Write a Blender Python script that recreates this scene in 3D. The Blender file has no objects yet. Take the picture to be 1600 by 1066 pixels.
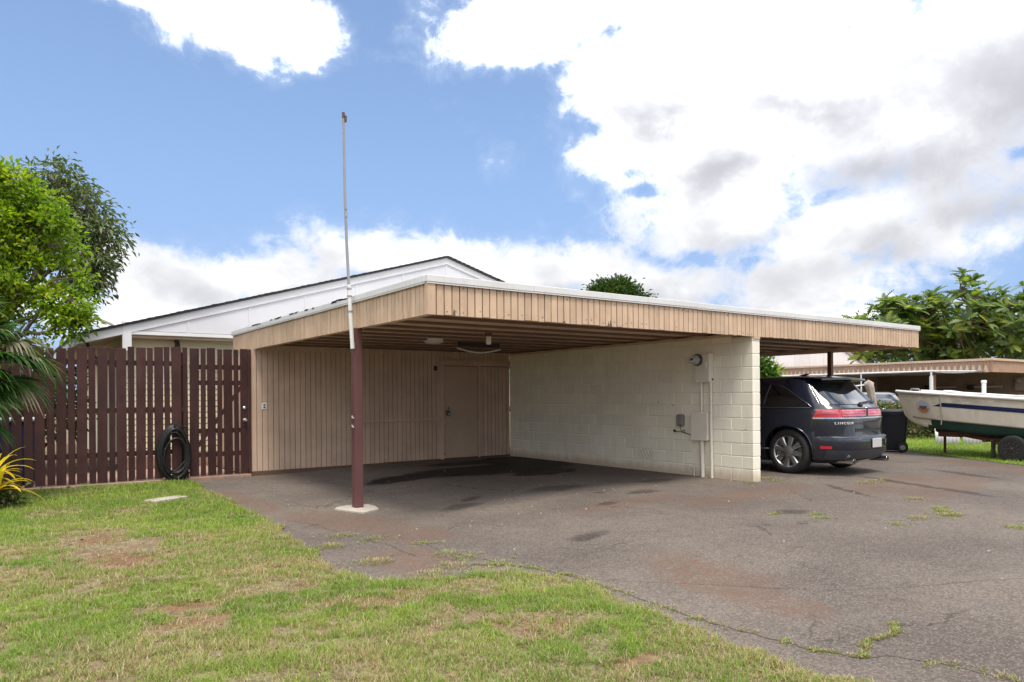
import bpy, bmesh, math, random
import numpy as np
from mathutils import Vector, Matrix, noise as mnoise

random.seed(7)
rng = np.random.default_rng(7)
scene = bpy.context.scene
COL = scene.collection
PI = math.pi

# ------------------------------------------------------------------ camera
CAM = Vector((-9.6508, -13.5415, 1.38))
YAW = 0.6225
ROLL = 0.0077
cam_data = bpy.data.cameras.new("camera")
cam = bpy.data.objects.new("camera", cam_data)
COL.objects.link(cam)
fwd = Vector((math.sin(YAW), math.cos(YAW), 0))
rgt = Vector((math.cos(YAW), -math.sin(YAW), 0))
up = Vector((0, 0, 1))
r2 = rgt * math.cos(ROLL) - up * math.sin(ROLL)
u2 = up * math.cos(ROLL) + rgt * math.sin(ROLL)
m3 = Matrix((r2, u2, -fwd)).transposed()
cam.matrix_world = Matrix.Translation(CAM) @ m3.to_4x4()
cam_data.sensor_width = 36.0
cam_data.lens = 1118.96 / 1600 * 36.0
cam_data.shift_y = (619.36 - 533.0) / 1600
cam_data.clip_start = 0.05
cam_data.clip_end = 2000
scene.camera = cam

# ------------------------------------------------------------------ node helpers
def sset(sock, v):
    try:
        sock.default_value = v
    except Exception:
        if isinstance(v, (tuple, list)) and len(v) == 3:
            sock.default_value = (*v, 1.0)
        else:
            raise

class NT:
    def __init__(s, tree):
        s.t = tree
        s.n = tree.nodes
        s.l = tree.links
    def new(s, typ, props=None, **ins):
        nd = s.n.new(typ)
        for k, v in (props or {}).items():
            setattr(nd, k, v)
        for k, v in ins.items():
            key = int(k[1:]) if k[0] == 'i' and k[1:].isdigit() else k.replace('_', ' ')
            so = nd.inputs[key]
            if isinstance(v, bpy.types.NodeSocket):
                s.l.new(v, so)
            elif v is not None:
                sset(so, v)
        return nd
    def math(s, op, a, b=None, c=None, clamp=False):
        nd = s.n.new('ShaderNodeMath'); nd.operation = op; nd.use_clamp = clamp
        for i, v in enumerate((a, b, c)):
            if v is None: continue
            if isinstance(v, bpy.types.NodeSocket): s.l.new(v, nd.inputs[i])
            else: nd.inputs[i].default_value = v
        return nd.outputs[0]
    def vmath(s, op, a, b=None):
        nd = s.n.new('ShaderNodeVectorMath'); nd.operation = op
        for i, v in enumerate((a, b)):
            if v is None: continue
            if isinstance(v, bpy.types.NodeSocket): s.l.new(v, nd.inputs[i])
            else: nd.inputs[i].default_value = v
        return nd.outputs['Value'] if op in ('DOT_PRODUCT', 'LENGTH', 'DISTANCE') else nd.outputs[0]
    def noise(s, vec, scale=5, detail=4, rough=.55, dist=0.0):
        nd = s.new('ShaderNodeTexNoise', None, Scale=scale, Detail=detail, Roughness=rough, Distortion=dist)
        if vec is not None: s.l.new(vec, nd.inputs['Vector'])
        return nd.outputs['Fac']
    def ramp(s, v, lo, hi, a=0.0, b=1.0, smooth=True):
        nd = s.n.new('ShaderNodeMapRange')
        nd.interpolation_type = 'SMOOTHSTEP' if smooth else 'LINEAR'
        s.l.new(v, nd.inputs[0])
        for i, x in enumerate((lo, hi, a, b)): nd.inputs[i + 1].default_value = x
        return nd.outputs[0]
    def mix(s, f, a, b, blend='MIX'):
        nd = s.n.new('ShaderNodeMix'); nd.data_type = 'RGBA'; nd.clamp_result = False; nd.blend_type = blend
        for so, v in ((nd.inputs[0], f), (nd.inputs[6], a), (nd.inputs[7], b)):
            if isinstance(v, bpy.types.NodeSocket): s.l.new(v, so)
            else: sset(so, v)
        return nd.outputs[2]
    def scale(s, vec, xyz):
        nd = s.new('ShaderNodeMapping'); s.l.new(vec, nd.inputs[0]); nd.inputs['Scale'].default_value = xyz
        return nd.outputs[0]
    def sep(s, vec):
        nd = s.new('ShaderNodeSeparateXYZ'); s.l.new(vec, nd.inputs[0]); return nd.outputs
    def link(s, a, b): s.l.new(a, b)

# ------------------------------------------------------------------ world: daylight sky with broken cumulus
SUN_EL = math.radians(66)
SUN_DIR = Vector((-0.38, -1.0, 0)).normalized() * math.cos(SUN_EL) + Vector((0, 0, math.sin(SUN_EL)))
world = bpy.data.worlds.new("World")
scene.world = world
world.use_nodes = True
world.node_tree.nodes.clear()
W = NT(world.node_tree)
tc = W.new('ShaderNodeTexCoord')
D = W.vmath('NORMALIZE', tc.outputs['Generated'])
skyt = W.new('ShaderNodeTexSky', dict(sky_type='NISHITA', sun_disc=False))
skyt.sun_elevation = SUN_EL
skyt.sun_rotation = math.atan2(SUN_DIR.x, SUN_DIR.y)
skyt.altitude = 20; skyt.air_density = 1.0; skyt.dust_density = 0.6; skyt.ozone_density = 1.5
nx = W.noise(D, 5.0, 5, .6)
nwarp = W.new('ShaderNodeTexNoise', None, Scale=4.5, Detail=5.0, Roughness=.6); W.link(D, nwarp.inputs['Vector'])
wsep = W.sep(W.vmath('SUBTRACT', nwarp.outputs['Color'], (.5, .5, .5)))
dr = W.vmath('DOT_PRODUCT', D, tuple(rgt)); df = W.vmath('DOT_PRODUCT', D, tuple(fwd)); dz = W.sep(D)[2]
R2D = 180 / PI
az = W.math('MULTIPLY', W.math('ARCTAN2', dr, df), R2D)
el = W.math('MULTIPLY', W.math('ARCSINE', dz), R2D)
azw = W.math('ADD', az, W.math('MULTIPLY', wsep[0], 9.0))
elw = W.math('ADD', el, W.math('MULTIPLY', wsep[1], 6.0))
def blob(b, a_=azw, e_=elw):
    p = W.math('MULTIPLY', W.math('SUBTRACT', a_, b[0]), 1 / b[2])
    q = W.math('MULTIPLY', W.math('SUBTRACT', e_, b[1]), 1 / b[3])
    d = W.math('SQRT', W.math('ADD', W.math('MULTIPLY', p, p), W.math('MULTIPLY', q, q)))
    return W.math('SUBTRACT', 1.0, d)
CLOUDS = [(22.1,19.9,16.0,9.2),(32.2,19.3,12.9,10.0),(10.6,22.8,7.0,5.1),(9.6,18.4,5.2,3.6),(17.5,13.7,9.0,3.9),(25.4,11.2,7.3,3.0),(-0.3,27.0,6.4,2.6),(6.9,28.6,8.5,2.2),
 (-21.2,27.2,5.2,2.9),(-16.6,26.4,3.2,1.9),(-26.5,27.2,5.6,1.4),(-24.0,8.6,7.2,2.9),(-18.2,9.1,7.2,3.1),(-12.0,11.2,4.0,3.0),(-8.1,10.6,4.9,2.5),(-3.0,11.0,3.9,2.0),(-28.2,6.3,2.8,1.4),
 (5.2,9.8,9.2,2.5),(12.7,9.2,7.8,2.4),(22.0,8.4,9.2,2.3),(0.1,8.9,5.6,2.0),(22.0,6.6,7.6,1.0),(34.2,6.5,3.8,0.9),(-20,5.5,20,2.2),(16,5.0,18,1.6),(3,6.0,12,2.0)]
f = None
for b in CLOUDS:
    v = blob(b)
    f = v if f is None else W.math('MAXIMUM', f, v)
f = W.math('MAXIMUM', f, -1.0)
# the rest of the sky carries the same broken cumulus
nb = W.noise(W.scale(D, (1, 1, 1.6)), 2.6, 3, .5)
outm = W.math('MAXIMUM', W.ramp(el, 30, 42), W.ramp(W.math('ABSOLUTE', az), 36, 50))
base = W.math('ADD', W.math('MULTIPLY', W.math('SUBTRACT', nb, .44), 5.0), W.math('MULTIPLY', W.math('SUBTRACT', outm, 1.0), 6.0))
f = W.math('MAXIMUM', f, base)
for b in [(9.5,17.3,2.0,1.3),(10.3,15.6,1.3,.9),(14.6,11.4,2.0,.8),(35.3,15.0,1.5,.6),(5.2,13.7,1.5,.6)]:
    f = W.math('SUBTRACT', f, W.math('MULTIPLY', W.math('MAXIMUM', blob(b), 0.0), .62))
n1 = W.noise(D, 9.0, 9, .62, .3)
n2 = W.noise(W.scale(D, (1, 1, 1.4)), 24.0, 8, .66, .5)
edge = W.math('ADD', W.math('MULTIPLY', W.math('SUBTRACT', n1, .5), 2.3), W.math('MULTIPLY', W.math('SUBTRACT', n2, .5), 1.0))
dens = W.math('ADD', f, edge)
cov = W.ramp(dens, -.22, .55)
# thin veil round the clouds
veil = W.math('MULTIPLY', W.ramp(dens, -.5, .3), .10)
cov = W.math('MAXIMUM', cov, veil)
gray = None
for b in [(35.3,17.5,7,7),(28.3,9.6,6.5,2.9),(12.5,21.6,9,4.0),(21.6,20.3,8,3.6),(17.0,16.7,8,2.6),(26.3,14.6,9,2.4),(-17.3,7.6,11,1.6),(34.3,12.6,6,1.8),(9,8.0,12,1.2),(20,11.8,7,1.6)]:
    v = W.math('MAXIMUM', blob(b), 0.0); v = W.math('MULTIPLY', v, v)
    gray = v if gray is None else W.math('ADD', gray, v)
n3 = W.noise(W.vmath('ADD', W.scale(D, (1, 1, 1.5)), (.013, .02, -.03)), 6.0, 6, .52, .3)
n4 = W.noise(W.scale(D, (1, 1, 1.8)), 15.0, 6, .6, .2)
gray = W.math('MULTIPLY', gray, W.ramp(n3, .25, .65, .45, 1.5))
gray = W.math('ADD', W.math('MULTIPLY', gray, 1.35), W.math('MULTIPLY', W.ramp(n3, .36, .72), .62))
gray = W.math('ADD', gray, W.math('MULTIPLY', W.math('SUBTRACT', n4, .5), .55))
gray = W.math('MULTIPLY', W.math('MAXIMUM', gray, 0.0), W.ramp(dens, -.1, 1.1, .25, 1.0))
gray = W.math('SUBTRACT', 1.0, W.math('POWER', 2.718, W.math('MULTIPLY', gray, -1.9)))
# brightness runs smoothly from sunlit white down to the grey undersides
top = W.ramp(el, 9, 27, .57, 1.5)
low = W.math('POWER', W.math('DIVIDE', .30, top), gray)
wh = W.n.new('ShaderNodeVectorMath'); wh.operation = 'SCALE'; W.link(W.mix(gray, (1, 1, 1, 1), (.97, .985, 1.07, 1)), wh.inputs[0]); W.link(W.math('MULTIPLY', top, low), wh.inputs['Scale'])
ccol = wh.outputs[0]
SKY_STRENGTH = 0.099
skyc = W.mix(W.ramp(el, 4, 26, .80, .30), skyt.outputs[0], (1.45, 2.25, 4.05, 1))
bsky = W.new('ShaderNodeBackground', None, Color=skyc, Strength=SKY_STRENGTH)
bcl = W.new('ShaderNodeBackground', None, Color=ccol, Strength=1.0)
mx = W.new('ShaderNodeMixShader'); W.link(cov, mx.inputs[0]); W.link(bsky.outputs[0], mx.inputs[1]); W.link(bcl.outputs[0], mx.inputs[2])
wo = W.new('ShaderNodeOutputWorld'); W.link(mx.outputs[0], wo.inputs['Surface'])

# ------------------------------------------------------------------ sun (seen through thin bright cloud: soft)
sun_d = bpy.data.lights.new("sun", 'SUN')
sun_d.energy = 1.6
sun_d.angle = math.radians(16)
sun_d.color = (1.0, .92, .80)
sun = bpy.data.objects.new("sun", sun_d)
COL.objects.link(sun)
sun.rotation_euler = (-SUN_DIR).to_track_quat('-Z', 'Y').to_euler()
sun.location = SUN_DIR * 60

scene.render.engine = 'CYCLES'
scene.cycles.use_denoising = True
scene.cycles.max_bounces = 12
scene.cycles.diffuse_bounces = 8
scene.cycles.transparent_max_bounces = 12
scene.view_settings.view_transform = 'Standard'
scene.view_settings.look = 'None'
scene.view_settings.exposure = 1.06
scene.view_settings.gamma = 1.0
scene.view_settings.use_curve_mapping = False

# ------------------------------------------------------------------ materials
def material(name):
    m = bpy.data.materials.new(name); m.use_nodes = True
    m.node_tree.nodes.clear()
    N = NT(m.node_tree)
    out = N.new('ShaderNodeOutputMaterial')
    p = N.new('ShaderNodeBsdfPrincipled')
    N.link(p.outputs[0], out.inputs[0])
    return m, N, p, out

def bump(N, p, height, strength=.3, dist=.01):
    b = N.new('ShaderNodeBump', None, Strength=strength, Distance=dist, Height=height)
    N.link(b.outputs[0], p.inputs['Normal'])

def paint(name, col, rough=.6, var=.10, scale=2.5, streak=.22, rnd=.06, grain=0.0, bmp=.15, stain=None, metal=0.0, spec=.4, chips=None):
    """weathered paint: broad tone drift, run-down streaks, fine speckle"""
    m, N, p, o = material(name)
    pos = N.new('ShaderNodeNewGeometry').outputs['Position']
    a = N.noise(pos, scale, 5, .6)
    st = N.noise(N.scale(pos, (9, 9, .8)), 1.6, 5, .65)
    fine = N.noise(pos, 90, 3, .7)
    c = N.mix(N.ramp(a, .3, .7), tuple(x * (1 - var) for x in col), tuple(min(1, x * (1 + var)) for x in col))
    dirt = stain or tuple(x * .55 for x in col)
    c = N.mix(N.math('MULTIPLY', N.ramp(st, .52, .78), streak), c, dirt)
    c = N.mix(N.math('MULTIPLY', N.ramp(fine, .55, .8), .12), c, dirt)
    if chips:
        ch = N.noise(pos, 14, 6, .7)
        c = N.mix(N.ramp(ch, .68, .70), c, chips)
    oi = N.new('ShaderNodeObjectInfo').outputs['Random']
    k = N.math('ADD', N.math('MULTIPLY', N.math('SUBTRACT', oi, .5), rnd * 2), 1.0)
    hs = N.new('ShaderNodeHueSaturation', None, Value=k, Color=c)
    N.link(hs.outputs[0], p.inputs['Base Color'])
    p.inputs['Roughness'].default_value = rough
    p.inputs['Metallic'].default_value = metal
    p.inputs['Specular IOR Level'].default_value = spec
    h = fine
    if grain:
        g = N.noise(N.scale(pos, (60, 60, 3)), 2.0, 5, .7)
        h = N.math('ADD', N.math('MULTIPLY', g, grain), N.math('MULTIPLY', fine, .4))
    bump(N, p, h, bmp, .004)
    return m

def plain(name, col, rough=.5, metal=0.0, spec=.5, coat=0.0, var=.15, scale=8):
    m, N, p, o = material(name)
    pos = N.new('ShaderNodeNewGeometry').outputs['Position']
    a = N.noise(pos, scale, 5, .65)
    c = N.mix(a, tuple(x * (1 - var) for x in col), tuple(min(1, x * (1 + var)) for x in col))
    N.link(c, p.inputs['Base Color'])
    N.link(N.ramp(a, .3, .75, max(.02, rough - .08), min(1, rough + .08)), p.inputs['Roughness'])
    p.inputs['Metallic'].default_value = metal
    p.inputs['Specular IOR Level'].default_value = spec
    p.inputs['Coat Weight'].default_value = coat
    return m

def leafmat(name, trans=.4, rough=.45, tint=(1, 1, 1)):
    m, N, p, o = material(name)
    at = N.new('ShaderNodeAttribute', dict(attribute_name='Col')).outputs['Color']
    oi = N.new('ShaderNodeObjectInfo').outputs['Random']
    c = N.new('ShaderNodeHueSaturation', None, Value=N.math('ADD', N.math('MULTIPLY', oi, .35), .82), Color=at).outputs[0]
    N.link(c, p.inputs['Base Color'])
    p.inputs['Roughness'].default_value = rough
    p.inputs['Specular IOR Level'].default_value = .35
    tr = N.new('ShaderNodeBsdfTranslucent')
    tc_ = N.mix(1.0, c, (1.5, 1.6, .6, 1), 'MULTIPLY')
    N.link(tc_, tr.inputs[0])
    ms = N.new('ShaderNodeMixShader'); ms.inputs[0].default_value = trans
    N.link(p.outputs[0], ms.inputs[1]); N.link(tr.outputs[0], ms.inputs[2]); N.link(ms.outputs[0], o.inputs[0])
    return m

# ------------------------------------------------------------------ mesh helpers
class MB:
    def __init__(s): s.v = []; s.f = []; s.m = []; s.mi = 0
    def add(s, vs, fs):
        k = len(s.v); s.v += [tuple(v) for v in vs]
        s.f += [tuple(i + k for i in f) for f in fs]; s.m += [s.mi] * len(fs)
        return s
    def box(s, a, b):
        (x0, y0, z0), (x1, y1, z1) = a, b
        return s.add([(x0,y0,z0),(x1,y0,z0),(x1,y1,z0),(x0,y1,z0),(x0,y0,z1),(x1,y0,z1),(x1,y1,z1),(x0,y1,z1)],
                     [(3,2,1,0),(4,5,6,7),(0,1,5,4),(1,2,6,5),(2,3,7,6),(3,0,4,7)])
    def cbox(s, a, b, c=.004):
        """box with chamfered edges"""
        lo = Vector(a); hi = Vector(b); vs = []; idx = {}
        for ix in (0, 1):
            for iy in (0, 1):
                for iz in (0, 1):
                    P = [hi[i] if q else lo[i] for i, q in enumerate((ix, iy, iz))]
                    d = [-c if q else c for q in (ix, iy, iz)]
                    for ax in range(3):
                        q = list(P)
                        for o in range(3):
                            if o != ax: q[o] += d[o]
                        idx[(ix, iy, iz, ax)] = len(vs); vs.append(q)
        fs = []
        B = (0, 1)
        for ax in range(3):
            o1, o2 = [(1, 2), (0, 2), (0, 1)][ax]
            for side in B:
                ring = []
                for (p, q) in ((0, 0), (1, 0), (1, 1), (0, 1)):
                    k = [0, 0, 0]; k[ax] = side; k[o1] = p; k[o2] = q
                    ring.append(idx[(*k, ax)])
                fs.append(ring)
            for p in B:
                for q in B:   # edges along ax
                    k0 = [0, 0, 0]; k0[o1] = p; k0[o2] = q; k1 = list(k0); k1[ax] = 1
                    fs.append([idx[(*k0, o1)], idx[(*k1, o1)], idx[(*k1, o2)], idx[(*k0, o2)]])
        for ix in B:
            for iy in B:
                for iz in B:
                    fs.append([idx[(ix, iy, iz, a_)] for a_ in range(3)])
        ctr = (lo + hi) / 2; out = []
        for f_ in fs:
            p = [Vector(vs[i]) for i in f_]
            nrm = (p[1] - p[0]).cross(p[2] - p[0]); mid = sum(p, Vector()) / len(p)
            out.append(tuple(f_) if nrm.dot(mid - ctr) > 0 else tuple(reversed(f_)))
        return s.add(vs, out)
    def tube(s, pts, rad, n=8, cap=True, flat=1.0):
        pts = [Vector(p) for p in pts]
        if not hasattr(rad, '__len__'): rad = [rad] * len(pts)
        vs = []; fs = []; prev = None
        for i, p in enumerate(pts):
            t = (pts[min(i + 1, len(pts) - 1)] - pts[max(i - 1, 0)]).normalized()
            if prev is None:
                a = t.orthogonal().normalized()
            else:
                a = (prev - t * prev.dot(t))
                a = a.normalized() if a.length > 1e-6 else t.orthogonal().normalized()
            prev = a; b = t.cross(a)
            for k in range(n):
                th = 2 * PI * k / n
                vs.append(p + a * math.cos(th) * rad[i] + b * math.sin(th) * rad[i] * flat)
        for i in range(len(pts) - 1):
            for k in range(n):
                fs.append((i*n+k, i*n+(k+1) % n, (i+1)*n+(k+1) % n, (i+1)*n+k))
        if cap:
            fs.append(tuple(reversed(range(n)))); fs.append(tuple((len(pts)-1)*n + k for k in range(n)))
        return s.add(vs, fs)
    def lathe(s, c, axis, prof, n=20, cap=True):
        """profile [(distance along axis, radius)]"""
        c = Vector(c); t = Vector(axis).normalized(); a = t.orthogonal().normalized(); b = t.cross(a)
        vs = []; fs = []
        for d, r in prof:
            for k in range(n):
                th = 2 * PI * k / n
                vs.append(c + t * d + a * math.cos(th) * r + b * math.sin(th) * r)
        for i in range(len(prof) - 1):
            for k in range(n):
                fs.append((i*n+k, i*n+(k+1) % n, (i+1)*n+(k+1) % n, (i+1)*n+k))
        if cap:
            fs.append(tuple(reversed(range(n)))); fs.append(tuple((len(prof)-1)*n + k for k in range(n)))
        return s.add(vs, fs)
    def grid(s, fn, nu, nv):
        vs = [fn(i / nu, j / nv) for j in range(nv + 1) for i in range(nu + 1)]
        fs = [(j*(nu+1)+i, j*(nu+1)+i+1, (j+1)*(nu+1)+i+1, (j+1)*(nu+1)+i) for j in range(nv) for i in range(nu)]
        return s.add(vs, fs)
    def prism(s, poly, axis, a, b):
        """polygon in the other two axes, extruded along axis from a to b"""
        o = [i for i in range(3) if i != axis]; n = len(poly); vs = []
        for d in (a, b):
            for p in poly:
                q = [0, 0, 0]; q[axis] = d; q[o[0]] = p[0]; q[o[1]] = p[1]; vs.append(q)
        return s.add(vs, [tuple(range(n)), tuple(reversed(range(n, 2*n)))] + [(i, (i+1) % n, n+(i+1) % n, n+i) for i in range(n)])
    def mesh(s, name, mats, smooth=False, fix=True):
        me = bpy.data.meshes.new(name)
        me.from_pydata(s.v, [], s.f)
        for m in (mats if isinstance(mats, (list, tuple)) else [mats]): me.materials.append(m)
        if any(s.m): me.polygons.foreach_set('material_index', s.m)
        if fix:
            bm = bmesh.new(); bm.from_mesh(me); bmesh.ops.recalc_face_normals(bm, faces=bm.faces); bm.to_mesh(me); bm.free()
        if smooth: me.polygons.foreach_set('use_smooth', [True] * len(me.polygons))
        me.update()
        return me

def link(o, parent=None):
    COL.objects.link(o)
    if parent is not None: o.parent = parent
    return o
def put(name, mesh, parent=None, loc=(0, 0, 0), rot=(0, 0, 0), stuff=False, kind=None):
    """one mesh object; parts of a 'world' root are given in world metres"""
    o = bpy.data.objects.new(name, mesh)
    link(o, parent)
    l = Vector(loc)
    if parent is not None and parent.get('_w') is not None:
        r = parent
        off = Vector()
        while r is not None:
            off += r.location; r = r.parent
        l = l - off
    o.location = l; o.rotation_euler = rot
    if parent is not None and parent.get('_w') is not None: o['_w'] = 1
    if stuff: o['kind'] = 'stuff'
    if kind: o['kind'] = kind
    return o
def tag(o, label, cat, group=None):
    o['label'] = label; o['category'] = cat
    if group: o['group'] = group
    return o
def thing(name, label, cat, loc=(0, 0, 0), rotz=0.0, group=None, world=True):
    o = bpy.data.objects.new(name, None); COL.objects.link(o)
    o.empty_display_size = .2
    o.location = loc; o.rotation_euler = (0, 0, rotz)
    if world: o['_w'] = 1
    return tag(o, label, cat, group)
def smooth_angle(me, deg=35):
    me.polygons.foreach_set('use_smooth', [True] * len(me.polygons))
    try: me.set_sharp_from_angle(angle=math.radians(deg))
    except Exception: pass
    return me

# value noise in numpy
def vnoise(x, y, seed=0):
    xi = np.floor(x).astype(np.int64); yi = np.floor(y).astype(np.int64); xf = x - xi; yf = y - yi
    def hsh(a, b):
        h = (a * 374761393 + b * 668265263 + seed * 1274126177) & 0xffffffff
        h = ((h ^ (h >> 13)) * 1274126177) & 0xffffffff
        return ((h ^ (h >> 16)) & 0xffff) / 65535.0
    u = xf * xf * (3 - 2 * xf); v = yf * yf * (3 - 2 * yf)
    a = hsh(xi, yi); b = hsh(xi + 1, yi); c = hsh(xi, yi + 1); d = hsh(xi + 1, yi + 1)
    return (a * (1 - u) + b * u) * (1 - v) + (c * (1 - u) + d * u) * v
def fbm(x, y, s, seed=0, oct=4):
    t = 0; a = .5; w = 0
    for i in range(oct):
        t = t + a * vnoise(x * s, y * s, seed + i * 17); w += a; a *= .5; s *= 2.1
    return t / w
def sstep(e0, e1, x):
    t = np.clip((x - e0) / (e1 - e0), 0, 1); return t * t * (3 - 2 * t)

def gh(x, y):
    """height of the ground: it falls 10 cm towards the lawn"""
    return -.10 * sstep(-3.2, -5.6, np.asarray(x, float)) * (.55 + .45 * sstep(-.2, -4.0, np.asarray(y, float)))
# ------------------------------------------------------------------ ground sheets
def sheet(name, xs, ys, off, mat, warp=None):
    X, Y = np.meshgrid(np.array(xs, float), np.array(ys, float))
    if warp is not None: X = warp(X, Y)
    Z = gh(X, Y) + off(X, Y) if callable(off) else gh(X, Y) + off
    v = np.stack([X.ravel(), Y.ravel(), Z.ravel()], 1)
    nx_, ny_ = X.shape[1], X.shape[0]
    i = np.arange(nx_ * ny_).reshape(ny_, nx_)
    f = np.stack([i[:-1, :-1], i[:-1, 1:], i[1:, 1:], i[1:, :-1]], -1).reshape(-1, 4)
    me = bpy.data.meshes.new(name); me.from_pydata(v.tolist(), [], f.tolist()); me.materials.append(mat)
    me.polygons.foreach_set('use_smooth', [True] * len(me.polygons)); me.update()
    return put(name, me, kind='structure')

def posmask(N, px, py, items, warp=.25, wscale=2.2):
    """soft irregular stains at given places: list of (x, y, rx, ry, angle)"""
    pos = N.new('ShaderNodeNewGeometry').outputs['Position']
    nz = N.new('ShaderNodeTexNoise', None, Scale=wscale, Detail=6.0, Roughness=.68); N.link(pos, nz.inputs['Vector'])
    w = N.sep(N.vmath('SUBTRACT', nz.outputs['Color'], (.5, .5, .5)))
    s = N.sep(pos)
    X = N.math('ADD', s[0], N.math('MULTIPLY', w[0], warp * 4)); Y = N.math('ADD', s[1], N.math('MULTIPLY', w[1], warp * 4))
    f = None
    for (cx, cy, rx, ry, a) in items:
        dx = N.math('SUBTRACT', X, cx); dy = N.math('SUBTRACT', Y, cy); c, s_ = math.cos(a), math.sin(a)
        u = N.math('ADD', N.math('MULTIPLY', dx, c / rx), N.math('MULTIPLY', dy, s_ / rx))
        v = N.math('ADD', N.math('MULTIPLY', dx, -s_ / ry), N.math('MULTIPLY', dy, c / ry))
        d = N.math('SUBTRACT', 1.0, N.math('SQRT', N.math('ADD', N.math('MULTIPLY', u, u), N.math('MULTIPLY', v, v))))
        f = d if f is None else N.math('MAXIMUM', f, d)
    return f

def soilmat():
    m, N, p, o = material('soil')
    pos = N.new('ShaderNodeNewGeometry').outputs['Position']
    a = N.noise(pos, .9, 6, .65); b = N.noise(pos, 22, 6, .75); c_ = N.noise(pos, 4.5, 5, .6)
    c = N.mix(N.ramp(a, .35, .65), (.23, .16, .10, 1), (.29, .21, .13, 1))
    c = N.mix(N.ramp(c_, .40, .60), c, (.30, .25, .15, 1))
    red = posmask(N, 0, 0, [(-8.9,-7.2,.22,.16,.4),(-8.5,-8.1,.35,.14,.2),(-8.55,-8.5,.35,.16,0),(-7.5,-8.8,.5,.2,.2),(-6.85,-10.0,.3,.16,.3),(-7.02,-9.78,.2,.1,0),(-8.75,-6.2,.3,.5,.1),(-8.83,-5.0,.2,.3,.1),(-6.9,-10.75,.25,.12,.5)], .12, 3)
    c = N.mix(N.math('MULTIPLY', N.ramp(red, -.2, .5), .55), c, (.27, .13, .07, 1))
    c = N.mix(N.ramp(b, .35, .75), c, (.07, .05, .03, 1))
    N.link(c, p.inputs['Base Color']); p.inputs['Roughness'].default_value = .95; p.inputs['Specular IOR Level'].default_value = .1
    bump(N, p, b, .9, .02)
    return m
M_SOIL = soilmat()

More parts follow.
